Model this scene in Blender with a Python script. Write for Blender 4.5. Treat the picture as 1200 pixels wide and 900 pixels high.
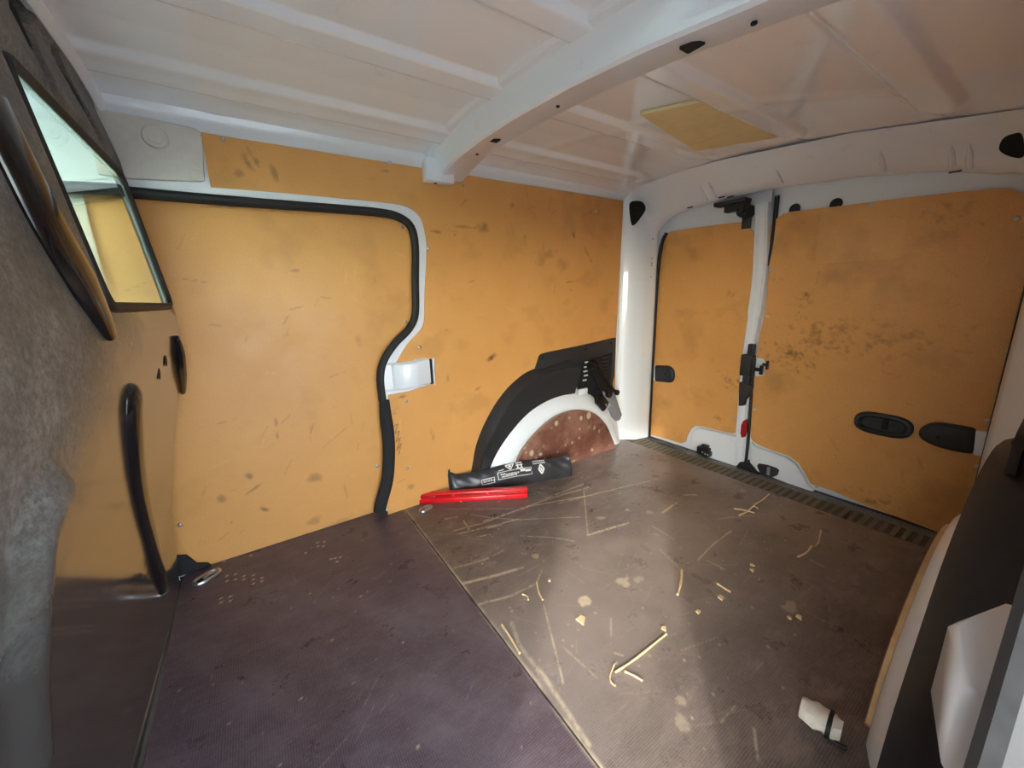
import bpy, bmesh, math, random
import numpy as np
from mathutils import Vector, Matrix

for o in list(bpy.data.objects):
    bpy.data.objects.remove(o)
SC = bpy.context.scene
COL = SC.collection
random.seed(7)
# ------------------------------------------------------------------ camera
cam_d = bpy.data.cameras.new('camera')
cam_d.lens = 13.4978
cam_d.sensor_width = 36.0
cam_d.clip_start = 0.01
cam = bpy.data.objects.new('camera', cam_d)
R3 = [[0.830041, 0.149288, -0.53735], [-0.556835, 0.168135, -0.813428], [-0.031087, 0.974394, 0.222688]]
cam.matrix_world = Matrix(((*R3[0], 0.0), (*R3[1], 0.0), (*R3[2], 0.72), (0, 0, 0, 1)))
COL.objects.link(cam)
SC.camera = cam
# ------------------------------------------------------------------ sky, sun, exposure
world = bpy.data.worlds.new('sky')
SC.world = world
world.use_nodes = True
wn = world.node_tree.nodes
sky = wn.new('ShaderNodeTexSky')
sky.sky_type = 'HOSEK_WILKIE'
sky.sun_direction = Vector((-0.66, -0.58, 0.47)).normalized()
sky.turbidity = 4.0
sky.ground_albedo = 0.4
hsv = wn.new('ShaderNodeHueSaturation')
hsv.inputs['Saturation'].default_value = 0.7
world.node_tree.links.new(sky.outputs[0], hsv.inputs['Color'])
world.node_tree.links.new(hsv.outputs[0], wn['Background'].inputs[0])
wn['Background'].inputs[1].default_value = 5.0
sun_d = bpy.data.lights.new('sun', 'SUN')
sun_d.energy = 0.27
sun_d.angle = math.radians(3.0)
sun_d.color = (1.0, 0.95, 0.88)
sun = bpy.data.objects.new('sun', sun_d)
sun.rotation_euler = Vector((1.03, 1.0, -0.73)).to_track_quat('-Z', 'Y').to_euler()
COL.objects.link(sun)
vs = SC.view_settings
vs.view_transform = 'Standard'
vs.look = 'None'
vs.gamma = 1.0
vs.use_curve_mapping = False
vs.exposure = 3.62
SC.cycles.max_bounces = 20
SC.cycles.diffuse_bounces = 12
SC.cycles.glossy_bounces = 6

# ------------------------------------------------------------------ helpers
def lin(c):
    c /= 255.0
    return c / 12.92 if c <= 0.04045 else ((c + 0.055) / 1.055) ** 2.4
def rgb(r, g, b):
    return (lin(r), lin(g), lin(b), 1.0)

def wloc(o):
    v = Vector((0, 0, 0))
    while o is not None:
        v += o.location
        o = o.parent
    return v

def empty(name, loc, label=None, cat=None, group=None, kind=None):
    o = bpy.data.objects.new(name, None)
    o.empty_display_size = 0.05
    o.location = loc
    COL.objects.link(o)
    return tag(o, label, cat, group, kind)

def tag(o, label=None, cat=None, group=None, kind=None):
    if label: o['label'] = label
    if cat: o['category'] = cat
    if group: o['group'] = group
    if kind: o['kind'] = kind
    return o

def place(o, parent):
    """centre the mesh on its own base, then parent it"""
    me = o.data
    n = len(me.vertices)
    co = np.empty(n * 3, np.float32)
    me.vertices.foreach_get('co', co)
    co = co.reshape(-1, 3)
    lo, hi = co.min(0), co.max(0)
    c = np.array([(lo[0] + hi[0]) / 2, (lo[1] + hi[1]) / 2, lo[2]], np.float32)
    co -= c
    me.vertices.foreach_set('co', co.ravel())
    me.update()
    base = Vector([float(k) for k in c])
    if parent is not None:
        base -= wloc(parent)
        o.parent = parent
    o.location = base
    COL.objects.link(o)
    return o

def obj(name, geo, mat, parent=None, smooth=True, recalc=True, angle=35, bevel=0.0, seg=2):
    """geo: (verts, faces) or a list of such pairs, linked as ONE mesh object"""
    if isinstance(geo, tuple): geo = [geo]
    V, F = [], []
    for v, f in geo:
        k = len(V)
        V += [tuple(p) for p in v]
        F += [[i + k for i in q] for q in f]
    me = bpy.data.meshes.new(name)
    me.from_pydata(V, [], F)
    bm = bmesh.new()
    bm.from_mesh(me)
    if recalc:
        bmesh.ops.recalc_face_normals(bm, faces=bm.faces)
    if bevel > 0:
        es = [e for e in bm.edges if len(e.link_faces) == 2 and e.calc_face_angle(0) > 0.5]
        bmesh.ops.bevel(bm, geom=es, offset=bevel, segments=seg, profile=0.5, affect='EDGES', clamp_overlap=True)
    bm.to_mesh(me)
    bm.free()
    me.materials.append(mat)
    if smooth:
        me.polygons.foreach_set('use_smooth', [True] * len(me.polygons))
        me.set_sharp_from_angle(angle=math.radians(angle))
    return place(bpy.data.objects.new(name, me), parent)

def frame_of(axis, up=(0, 0, 1)):
    a = Vector(axis).normalized()
    u = Vector(up)
    if abs(a.dot(u)) > 0.97: u = Vector((1, 0, 0))
    s = a.cross(u).normalized()
    return a, s, s.cross(a)

def box(c, size, ax=None):
    """ax: three axis vectors (default world)"""
    ax = ax or (Vector((1, 0, 0)), Vector((0, 1, 0)), Vector((0, 0, 1)))
    c = Vector(c)
    V = []
    for i in (-1, 1):
        for j in (-1, 1):
            for k in (-1, 1):
                V.append(c + ax[0] * (i * size[0] / 2) + ax[1] * (j * size[1] / 2) + ax[2] * (k * size[2] / 2))
    return V, [(0, 1, 3, 2), (4, 6, 7, 5), (0, 4, 5, 1), (2, 3, 7, 6), (0, 2, 6, 4), (1, 5, 7, 3)]

def tube(pts, r, n=8, closed=False, flat=1.0, up=(0, 0, 1)):
    P = [Vector(p) for p in pts]
    m = len(P)
    rr = r if isinstance(r, (list, tuple)) else [r] * m
    V, F = [], []
    prev = None
    for i in range(m):
        if closed: t = P[(i + 1) % m] - P[i - 1]
        else: t = P[min(i + 1, m - 1)] - P[max(i - 1, 0)]
        t.normalize()
        if prev is None: _, s, _ = frame_of(t, up)
        else: s = (prev - t * prev.dot(t)).normalized()
        prev = s
        b = t.cross(s)
        for k in range(n):
            a = 2 * math.pi * k / n
            V.append(P[i] + s * (math.cos(a) * rr[i]) + b * (math.sin(a) * rr[i] * flat))
    for i in range(m if closed else m - 1):
        j = (i + 1) % m
        for k in range(n):
            F.append((i * n + k, i * n + (k + 1) % n, j * n + (k + 1) % n, j * n + k))
    if not closed:
        F.append(tuple(range(n)))
        F.append(tuple((m - 1) * n + k for k in reversed(range(n))))
    return V, F

def cyl(p0, p1, r0, r1=None, n=14):
    return tube([p0, p1], [r0, r0 if r1 is None else r1], n)

def spline(pts, n=6, closed=False):
    P = [Vector(p) for p in pts]
    m = len(P)
    out = []
    for i in range(m if closed else m - 1):
        if closed: a, b, c, d = P[i - 1], P[i], P[(i + 1) % m], P[(i + 2) % m]
        else: a, b, c, d = P[max(i - 1, 0)], P[i], P[i + 1], P[min(i + 2, m - 1)]
        for k in range(n):
            t = k / n
            out.append(0.5 * ((2 * b) + (c - a) * t + (2 * a - 5 * b + 4 * c - d) * t * t + (3 * b - a - 3 * c + d) * t ** 3))
    if not closed: out.append(P[-1])
    return out

def rounded(pts, r, n=5):
    """2D polygon with rounded corners; r one radius or one per corner"""
    m = len(pts)
    out = []
    for i in range(m):
        ri = r[i] if isinstance(r, (list, tuple)) else r
        p = Vector(pts[i]); a = Vector(pts[i - 1]); b = Vector(pts[(i + 1) % m])
        if ri <= 0:
            out.append(tuple(p)); continue
        d1, d2 = (a - p), (b - p)
        k = min(ri, d1.length * 0.49, d2.length * 0.49)
        q1, q2 = p + d1.normalized() * k, p + d2.normalized() * k
        for j in range(n + 1):
            t = j / n
            out.append(tuple(q1 * (1 - t) ** 2 + p * (2 * t * (1 - t)) + q2 * t * t))
    return out

def prism(pts, f0, f1):
    """closed 2D outline, f0/f1 map (a,b) to the front and the back 3D point"""
    n = len(pts)
    V = [f0(a, b) for a, b in pts] + [f1(a, b) for a, b in pts]
    F = [tuple(range(n)), tuple(reversed(range(n, 2 * n)))]
    F += [(i, (i + 1) % n, n + (i + 1) % n, n + i) for i in range(n)]
    return V, F

def loft(rows, closed=False):
    n = len(rows[0])
    V = [p for r in rows for p in r]
    F = []
    for i in range(len(rows) - 1):
        for k in range(n if closed else n - 1):
            F.append((i * n + k, i * n + (k + 1) % n, (i + 1) * n + (k + 1) % n, (i + 1) * n + k))
    return V, F

def dome(c, axis, r, h, n=12):
    a, s, b = frame_of(axis)
    c = Vector(c)
    V, F = [], []
    for rr, hh in ((1, 0), (1, 0.35), (0.75, 0.8), (0.3, 1.0)):
        for k in range(n):
            t = 2 * math.pi * k / n
            V.append(c + (s * math.cos(t) + b * math.sin(t)) * (r * rr) + a * (h * hh))
    for i in range(3):
        for k in range(n):
            F.append((i * n + k, i * n + (k + 1) % n, (i + 1) * n + (k + 1) % n, (i + 1) * n + k))
    F.append(tuple(3 * n + k for k in range(n)))
    return V, F

# numpy value noise, used for the wear that is stored on the mesh points
def vnoise(x, y, seed=0):
    xi, yi = np.floor(x).astype(np.int64), np.floor(y).astype(np.int64)
    fx, fy = x - xi, y - yi
    fx = fx * fx * (3 - 2 * fx); fy = fy * fy * (3 - 2 * fy)
    def h(a, b):
        k = (a * 374761393 + b * 668265263 + seed * 1442695041) & 0x7fffffff
        k = ((k ^ (k >> 13)) * 1274126177) & 0x7fffffff
        return ((k ^ (k >> 16)) & 0xffff) / 65535.0
    return (h(xi, yi) * (1 - fx) + h(xi + 1, yi) * fx) * (1 - fy) + (h(xi, yi + 1) * (1 - fx) + h(xi + 1, yi + 1) * fx) * fy
def fbm(x, y, seed=0, oct=4):
    s, a, t = 0, 0.5, 0
    for k in range(oct):
        s = s + a * vnoise(x * 2 ** k, y * 2 ** k, seed + k); t += a; a *= 0.55
    return s / t
def segd(X, Y, p, q):
    dx, dy = q[0] - p[0], q[1] - p[1]
    L = dx * dx + dy * dy + 1e-12
    t = np.clip(((X - p[0]) * dx + (Y - p[1]) * dy) / L, 0, 1)
    return np.hypot(X - p[0] - t * dx, Y - p[1] - t * dy), t

def sheet(name, grids, back, res, mat, parent=None, wear=None):
    """Thin board. grids: list of (outline, axis, map): outline in 2D, scanned along axis
    (0: rows of constant b, 1: columns of constant a) into a fine grid of points, which carries
    the wear as a point attribute; the rim is extruded by the vector back."""
    V, F, W = [], [], []
    for outline, axis, mp in grids:
        o = [(p[axis], p[1 - axis]) for p in outline]
        bs = [p[1] for p in o]
        lo, hi = min(bs), max(bs)
        rows = set(np.linspace(lo + 2e-5, hi - 2e-5, max(2, int((hi - lo) / res) + 1)))
        for b in bs:
            for e in (-1e-4, 1e-4):
                if lo + 2e-5 < b + e < hi - 2e-5: rows.add(b + e)
        rows = sorted(rows)
        wid = max(p[0] for p in o) - min(p[0] for p in o)
        N = max(2, int(wid / res))
        k0 = len(V)
        A = np.empty((len(rows), N + 1)); Bb = np.empty((len(rows), N + 1))
        for r, b in enumerate(rows):
            xs = []
            for i in range(len(o)):
                p, q = o[i - 1], o[i]
                if (p[1] - b) * (q[1] - b) <= 0 and p[1] != q[1]:
                    xs.append(p[0] + (q[0] - p[0]) * (b - p[1]) / (q[1] - p[1]))
            A[r] = np.linspace(min(xs), max(xs), N + 1); Bb[r] = b
        a2, b2 = (A, Bb) if axis == 0 else (Bb, A)
        pts = mp(a2.ravel(), b2.ravel())
        V += [tuple(p) for p in pts]
        if wear is not None: W.append(wear(a2.ravel(), b2.ravel()))
        M = len(rows); n = N + 1
        for r in range(M - 1):
            F += [(k0 + r * n + c, k0 + r * n + c + 1, k0 + (r + 1) * n + c + 1, k0 + (r + 1) * n + c) for c in range(N)]
        rim = [c for c in range(N)] + [r * n + N for r in range(M - 1)] + [(M - 1) * n + c for c in range(N, 0, -1)] + [r * n for r in range(M - 1, 0, -1)]
        k1 = len(V)
        for i in rim:
            p = V[k0 + i]
            V.append((p[0] + back[0], p[1] + back[1], p[2] + back[2]))
        m = len(rim)
        for i in range(m):
            j = (i + 1) % m
            F.append((k0 + rim[i], k1 + i, k1 + j, k0 + rim[j]))
        if wear is not None: W.append(np.tile([0.0, 0.45, 0.0, 1.0], (m, 1)))
    me = bpy.data.meshes.new(name)
    me.from_pydata(V, [], F)
    bm = bmesh.new(); bm.from_mesh(me)
    bmesh.ops.recalc_face_normals(bm, faces=bm.faces)
    bm.to_mesh(me); bm.free()
    if wear is not None:
        at = me.attributes.new('wear', 'FLOAT_COLOR', 'POINT')
        at.data.foreach_set('color', np.concatenate(W).astype(np.float32).ravel())
    me.materials.append(mat)
    return place(bpy.data.objects.new(name, me), parent)

# ------------------------------------------------------------------ materials
def base_mat(name, col, rough=0.5, metal=0.0, coat=0.0, coat_rough=0.05, spec=0.5):
    m = bpy.data.materials.new(name)
    m.use_nodes = True
    b = m.node_tree.nodes['Principled BSDF']
    b.inputs['Base Color'].default_value = col
    b.inputs['Roughness'].default_value = rough
    b.inputs['Metallic'].default_value = metal
    b.inputs['Coat Weight'].default_value = coat
    b.inputs['Coat Roughness'].default_value = coat_rough
    b.inputs['Specular IOR Level'].default_value = spec
    return m, b
class NT:
    def __init__(s, m):
        s.t = m.node_tree; s.n = s.t.nodes
        s.b = s.n['Principled BSDF']
        s.co = s.n.new('ShaderNodeTexCoord').outputs['Object']
    def link(s, a, b): s.t.links.new(a, b)
    def noise(s, scale, detail=4, rough=0.6, stretch=None, dist=0.0):
        n = s.n.new('ShaderNodeTexNoise')
        n.inputs['Scale'].default_value = scale; n.inputs['Detail'].default_value = detail
        n.inputs['Roughness'].default_value = rough; n.inputs['Distortion'].default_value = dist
        c = s.co
        if stretch:
            mp = s.n.new('ShaderNodeMapping'); mp.inputs['Scale'].default_value = stretch
            s.link(c, mp.inputs[0]); c = mp.outputs[0]
        s.link(c, n.inputs['Vector'])
        return n.outputs['Fac']
    def ramp(s, f, stops):
        r = s.n.new('ShaderNodeValToRGB')
        e = r.color_ramp.elements
        while len(e) < len(stops): e.new(0.5)
        for k, (p, c) in enumerate(stops):
            e[k].position = p; e[k].color = c if isinstance(c, tuple) else (c, c, c, 1)
        s.link(f, r.inputs[0])
        return r.outputs[0]
    def mix(s, f, a, b, mode='MIX'):
        n = s.n.new('ShaderNodeMix'); n.data_type = 'RGBA'; n.blend_type = mode
        for v, k in ((f, 0), (a, 6), (b, 7)):
            if isinstance(v, (float, int)): n.inputs[k].default_value = v
            elif isinstance(v, tuple): n.inputs[k].default_value = v
            else: s.link(v, n.inputs[k])
        return n.outputs[2]
    def math(s, op, a, b=0.0):
        n = s.n.new('ShaderNodeMath'); n.operation = op
        for k, v in enumerate((a, b)):
            if isinstance(v, (float, int)): n.inputs[k].default_value = v
            else: s.link(v, n.inputs[k])
        return n.outputs[0]
    def bump(s, h, strength, dist=0.001):
        n = s.n.new('ShaderNodeBump'); n.inputs['Strength'].default_value = strength; n.inputs['Distance'].default_value = dist
        s.link(h, n.inputs['Height']); s.link(n.outputs[0], s.b.inputs['Normal'])
    def attr(s):
        a = s.n.new('ShaderNodeAttribute'); a.attribute_name = 'wear'
        sp = s.n.new('ShaderNodeSeparateColor'); s.link(a.outputs['Color'], sp.inputs[0])
        return sp.outputs
    def col(s, c): s.link(c, s.b.inputs['Base Color'])
    def rough(s, f): s.link(f, s.b.inputs['Roughness'])

def m_plain(name, col, rough, var=0.12, scale=30, bump=0.0, **k):
    m, b = base_mat(name, col, rough, **k)
    t = NT(m)
    n = t.noise(scale, 5)
    lo = tuple(c * (1 - var) for c in col[:3]) + (1,)
    hi = tuple(min(1, c * (1 + var)) for c in col[:3]) + (1,)
    t.col(t.ramp(n, [(0.3, lo), (0.7, hi)]))
    t.rough(t.math('MULTIPLY_ADD', n, 0.25 * rough) if False else t.math('ADD', t.math('MULTIPLY', n, 0.3 * rough), 0.85 * rough))
    if bump: t.bump(t.noise(scale * 12, 2), bump)
    return m

M = {}
def m_hardboard():
    m, b = base_mat('hardboard', rgb(205, 145, 75), 0.42, spec=0.4)
    t = NT(m)
    w = t.attr()
    c = t.ramp(t.noise(3.0, 6, 0.6), [(0.3, rgb(216, 156, 88)), (0.7, rgb(228, 169, 100))])
    fine = t.noise(420, 2, 0.5)
    c = t.mix(t.ramp(fine, [(0.35, 0.22), (0.65, 0.0)]), c, rgb(160, 108, 58))
    dirt = t.ramp(t.noise(5.5, 8, 0.72), [(0.58, 0.0), (0.8, 0.2)])
    c = t.mix(dirt, c, rgb(130, 92, 56))
    c = t.mix(w[1], c, rgb(240, 205, 150))
    c = t.mix(w[0], c, rgb(38, 28, 20))
    c = t.mix(w[2], c, rgb(236, 190, 122))
    t.col(c)
    t.rough(t.ramp(t.noise(14, 5), [(0.3, 0.32), (0.7, 0.5)]))
    t.bump(fine, 0.12, 0.0006)
    return m
def m_floor(name, dark, mid, dust):
    m, b = base_mat(name, dark, 0.4, spec=0.5)
    t = NT(m)
    w = t.attr()
    c = t.ramp(t.noise(6, 8, 0.7), [(0.3, dark), (0.7, mid)])
    ck = t.n.new('ShaderNodeTexVoronoi'); ck.inputs['Scale'].default_value = 250; ck.inputs['Randomness'].default_value = 0.05
    t.link(t.co, ck.inputs['Vector'])
    tex = t.ramp(ck.outputs['Distance'], [(0.1, 1.0), (0.55, 0.0)])
    c = t.mix(t.math('MULTIPLY', tex, 0.5), c, dust)
    c = t.mix(t.ramp(t.noise(9, 9, 0.75, stretch=(1, 2.4, 1)), [(0.45, 0.0), (0.8, 0.55)]), c, dust)
    c = t.mix(t.ramp(t.noise(170, 6, 0.75), [(0.52, 0.0), (0.72, 0.55)]), c, dust)
    c = t.mix(t.ramp(t.noise(60, 6, 0.7, stretch=(1, 3, 1)), [(0.3, 0.25), (0.62, 0.0)]), c, rgb(44, 36, 36))
    c = t.mix(w[2], c, dust)
    c = t.mix(w[1], c, rgb(212, 194, 164))
    c = t.mix(w[0], c, rgb(40, 32, 30))
    t.col(c)
    t.rough(t.ramp(t.noise(11, 7, 0.7), [(0.3, 0.22), (0.7, 0.45)]))
    t.bump(tex, 0.25, 0.0006)
    return m
def m_paint(name, col, rough=0.32, coat=0.6):
    m, b = base_mat(name, col, rough, coat=coat, coat_rough=0.04)
    t = NT(m)
    d = t.ramp(t.noise(16, 8, 0.7), [(0.6, 0.0), (0.85, 0.3)])
    t.col(t.mix(d, col, rgb(150, 140, 128)))
    t.bump(t.noise(9, 2), 0.03, 0.01)
    return m
def m_bulkhead():
    m, b = base_mat('bulkhead_paint', rgb(70, 68, 64), 0.2, coat=0.6, coat_rough=0.07, metal=0.15)
    t = NT(m)
    sp = t.n.new('ShaderNodeSeparateXYZ'); t.link(t.co, sp.inputs[0])
    # the corner nearest the door is scuffed and dusty, the rest is smooth paint
    mk = t.math('ADD', t.math('ADD', t.math('MULTIPLY', sp.outputs[1], -0.55), sp.outputs[2]), t.math('MULTIPLY', t.noise(7, 5), 0.22))
    near = t.ramp(mk, [(0.68, 0.0), (0.82, 1.0)])
    fine = t.noise(150, 6, 0.8)
    dust = t.math('MULTIPLY', near, t.math('MULTIPLY', t.ramp(fine, [(0.4, 0.25), (0.6, 1.0)]), t.ramp(t.noise(14, 8, 0.7), [(0.35, 0.25), (0.65, 1.0)])))
    c = t.mix(dust, rgb(62, 60, 56), rgb(134, 132, 128))
    c = t.mix(t.ramp(t.noise(38, 8, 0.75), [(0.66, 0.0), (0.74, 0.5)]), c, rgb(120, 114, 104))
    t.col(c)
    r = t.math('ADD', t.math('MULTIPLY', near, 0.4), 0.13)
    t.rough(r)
    t.link(t.math('SUBTRACT', 0.5, t.math('MULTIPLY', near, 0.5)), b.inputs['Coat Weight'])
    t.bump(fine, 0.05, 0.001)
    return m
def m_glass(name, tint):
    m, b = base_mat(name, tint, 0.02)
    b.inputs['Transmission Weight'].default_value = 1.0
    b.inputs['IOR'].default_value = 1.5
    t = NT(m)
    t.rough(t.ramp(t.noise(20, 6), [(0.5, 0.01), (0.8, 0.06)]))
    return m
M['board'] = m_hardboard()
M['floor_front'] = m_floor('film_faced_ply_front', rgb(64, 48, 56), rgb(84, 68, 76), rgb(126, 114, 118))
M['floor_rear'] = m_floor('film_faced_ply_rear', rgb(72, 60, 56), rgb(98, 84, 78), rgb(150, 137, 129))
M['arch_ply'] = m_floor('film_faced_ply_arch', rgb(92, 52, 42), rgb(128, 80, 66), rgb(160, 120, 105))
M['white'] = m_paint('white_paint', rgb(228, 233, 240))
M['roof'] = m_paint('roof_paint', rgb(236, 241, 247), 0.25, 0.8)
M['black'] = m_plain('black_plastic', rgb(38, 39, 42), 0.5, 0.2, 60, 0.25)
M['rubber'] = m_plain('black_rubber', rgb(20, 20, 22), 0.6, 0.25, 40)
M['fabric'] = m_plain('black_trim_cloth', rgb(30, 30, 33), 0.85, 0.25, 200, 0.3)
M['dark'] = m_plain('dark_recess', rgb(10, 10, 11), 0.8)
M['metal'] = m_plain('zinc_metal', rgb(190, 192, 195), 0.3, 0.15, 40, metal=0.9)
M['blackmetal'] = m_plain('black_metal', rgb(34, 32, 32), 0.38, 0.3, 50, metal=0.3)
M['wood'] = m_plain('raw_plywood_edge', rgb(205, 170, 120), 0.6, 0.2, 25)
M['straw'] = m_plain('dry_wood', rgb(224, 196, 150), 0.6, 0.15, 80)
M['red'] = m_plain('red_plastic', rgb(222, 24, 34), 0.3, 0.1, 20, coat=0.5)
M['redlens'] = m_plain('red_lens', rgb(160, 18, 30), 0.2, 0.1, 60, coat=0.6)
M['grey'] = m_plain('grey_plastic', rgb(206, 201, 192), 0.55, 0.05, 60, 0.15)
M['greydark'] = m_plain('grey_blade', rgb(128, 128, 136), 0.5, 0.1, 60)
M['pouch'] = m_plain('black_vinyl', rgb(52, 52, 56), 0.3, 0.2, 20)
M['print'] = m_plain('white_print', rgb(215, 215, 215), 0.6, 0.05)
M['sill'] = m_plain('sill_mat', rgb(112, 106, 90), 0.7, 0.2, 30)
M['sillbase'] = m_plain('sill_mat_groove', rgb(84, 79, 66), 0.8, 0.2, 30)
M['foam'] = m_plain('foam_pad', rgb(226, 208, 158), 0.8, 0.06, 30)
M['paper'] = m_plain('white_foam', rgb(226, 220, 206), 0.7, 0.1, 60)
M['beige'] = m_plain('seat_cloth', rgb(150, 146, 140), 0.9, 0.1, 60)
M['ground'] = m_plain('pale_paving', rgb(196, 192, 184), 0.9, 0.15, 4)
M['bulk'] = m_bulkhead()
M['gloss'] = m_plain('black_gloss', rgb(16, 16, 18), 0.16, 0.2, 40, coat=0.4)
M['pane'] = m_glass('green_tinted_glass', (0.64, 0.88, 0.79, 1))
M['sealdust'] = m_plain('dusty_rubber', rgb(40, 40, 42), 0.7, 0.25, 90)

MIRY = 1.265
def mir(p): return (p[0], MIRY - p[1], p[2])
WMY = 1.229
def near_drop(z): return -.06 * min(1.0, max(0.0, z) / .5)
def mirw(p): return (p[0], WMY - p[1], p[2] + near_drop(p[2]))

# ================================================================== STRUCTURE
# ---- ground outside
g = obj('ground', ([(-14, -14, -0.56), (14, -14, -0.56), (14, 14, -0.56), (-14, 14, -0.56)], [(0, 1, 2, 3)]), M['ground'])
tag(g, 'pale paving outside the van', kind='structure')

# ---- floor : two boards on a steel pan
floor = obj('floor', box((0.66, 0.63, -0.022), (1.96, 1.32, 0.02)), M['blackmetal'], smooth=False)
tag(floor, kind='structure')
SCR = [  # pale scratches, as floor points: polyline, half width, strength
 ([(0.456,1.1547,0),(0.658,1.0104,0)], .0009, .5),
 ([(0.5204,1.0664,0),(0.5547,1.0214,0),(0.6289,0.9473,0),(0.8054,0.8346,0)], .001, .7),
 ([(0.4327,1.0161,0),(0.5281,0.9978,0),(0.7485,0.9919,0),(0.8517,0.9818,0),(0.9727,0.9633,0)], .0016, .9),
 ([(0.4335,0.9932,0),(0.5364,0.968,0),(0.6363,0.948,0)], .0018, .95),
 ([(0.533,1.0064,0),(0.7154,0.9882,0),(0.9412,0.9143,0)], .0016, .9),
 ([(0.4789,0.9433,0),(0.5176,0.931,0)], .0016, .9),
 ([(0.4829,1.0498,0),(0.4743,0.9909,0)], .0014, .8),
 ([(0.5272,0.9632,0),(0.5724,0.953,0)], .002, .8),
 ([(0.4412,1.0933,0),(0.4735,1.082,0)], .003, .6),
 ([(0.3572,0.8576,0),(0.4428,0.8382,0),(0.5076,0.8414,0)], .0012, .6),
 ([(0.3501,0.7918,-0),(0.438,0.7663,0),(0.51,0.7504,-0)], .0028, .7),
 ([(0.3528,0.7064,0),(0.4312,0.683,0),(0.5034,0.6806,0)], .002, .7),
 ([(0.5874,0.8686,0),(0.6661,0.7999,0),(0.7004,0.7538,0)], .0012, .7),
 ([(0.9479,0.9654,0),(0.756,0.7494,0)], .001, .6),
 ([(0.756,0.7494,0),(0.827,0.7353,0),(0.9034,0.7189,0)], .0025, .75),
 ([(0.6479,0.8186,0),(0.7025,0.7523,0)], .001, .6),
 ([(0.7913,0.9967,0),(0.9764,0.9947,0)], .002, .6),
 ([(0.8052,0.9421,0),(0.9652,0.9118,0),(1.2398,0.8475,0)], .0014, .7),
 ([(1.0405,0.6909,0),(1.1359,0.7007,0)], .0022, .85),
 ([(1.1997,0.719,0),(1.2381,0.69,0)], .0018, .9),
 ([(0.9172,0.4913,0),(1.0259,0.504,0),(1.1211,0.5064,0)], .0013, .8),
 ([(0.9342,0.4745,-0),(0.9379,0.4302,0)], .0013, .6),
 ([(0.871,0.5793,0),(0.8445,0.4903,0)], .001, .5),
 ([(0.9521,0.6653,0),(0.9457,0.5832,0)], .0012, .6),
 ([(0.4776,0.6164,0),(0.4226,0.51,0),(0.3889,0.4448,0)], .001, .6),
 ([(0.5016,0.6782,0),(0.5469,0.7111,0)], .0012, .6),
 ([(0.5752,0.4942,0),(0.5411,0.4634,0)], .001, .5),
 ([(0.5158,0.4314,0),(0.5254,0.4175,0)], .0012, .6),
 ([(1.1487,0.5663,0),(1.2545,0.5121,0)], .002, .4),
 ([(0.5962,0.1998,0),(0.5557,0.1762,0)], .0014, .5),
 ([(0.4397,0.5027,0),(0.4477,0.4133,0)], .0008, .4),
 ([(1.1581,0.3151,0),(1.1535,0.2852,0)], .0016, .6),
 ([(0.5643,0.2384,0),(0.6084,0.2365,0)], .0012, .4),
 ([(0.386,0.6155,0),(0.3662,0.5601,0),(0.3666,0.4688,0),(0.3573,0.3758,0),(0.3549,0.3429,0)], .0028, .55),
]
SPOT = [((0.5675,0.5679,0), .017, .85), ((0.6909,0.5557,0), .017, .55), ((0.7322,0.5407,0), .015, .35),
        ((0.9347,0.2776,0), .014, .5), ((0.8577,0.7893,0), .012, .4), ((1.0089,0.721,0), .01, .4),
        ((0.5657,0.7662,0), .01, .5), ((0.5075,0.2734,0), .012, .35), ((0.9608,0.7702,0), .009, .5),
        ((1.3976,0.6082,0), .008, .4), ((0.8356,0.3842,0), .006, .6), ((0.5436,0.2967,0), .009, .35)]
RIVET = [(-0.1609,1.1978,-0),(-0.1599,1.1733,0),(-0.1416,1.1919,0),(-0.141,1.1674,0),(-0.122,1.1695,0),(-0.1218,1.1534,-0),(-0.1006,1.158,0),(-0.1007,1.1381,0),(-0.1009,1.1188,0),(-0.0814,1.132,0),(-0.0818,1.1165,0),(-0.1697,1.1067,0),(-0.1688,1.0891,0),(-0.1501,1.0996,0),(-0.1495,1.0819,0),(0.0864,1.1034,0),(0.0972,1.1001,0),(0.1101,1.0952,-0),(0.065,1.2116,0),(0.083,1.2036,0),(0.0775,1.1819,0),(0.0646,1.1913,0),(0.0985,1.081,0),(0.0286,1.1784,-0),(-0.1061,1.2629,0),(-0.1699,1.2772,0)]
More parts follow.
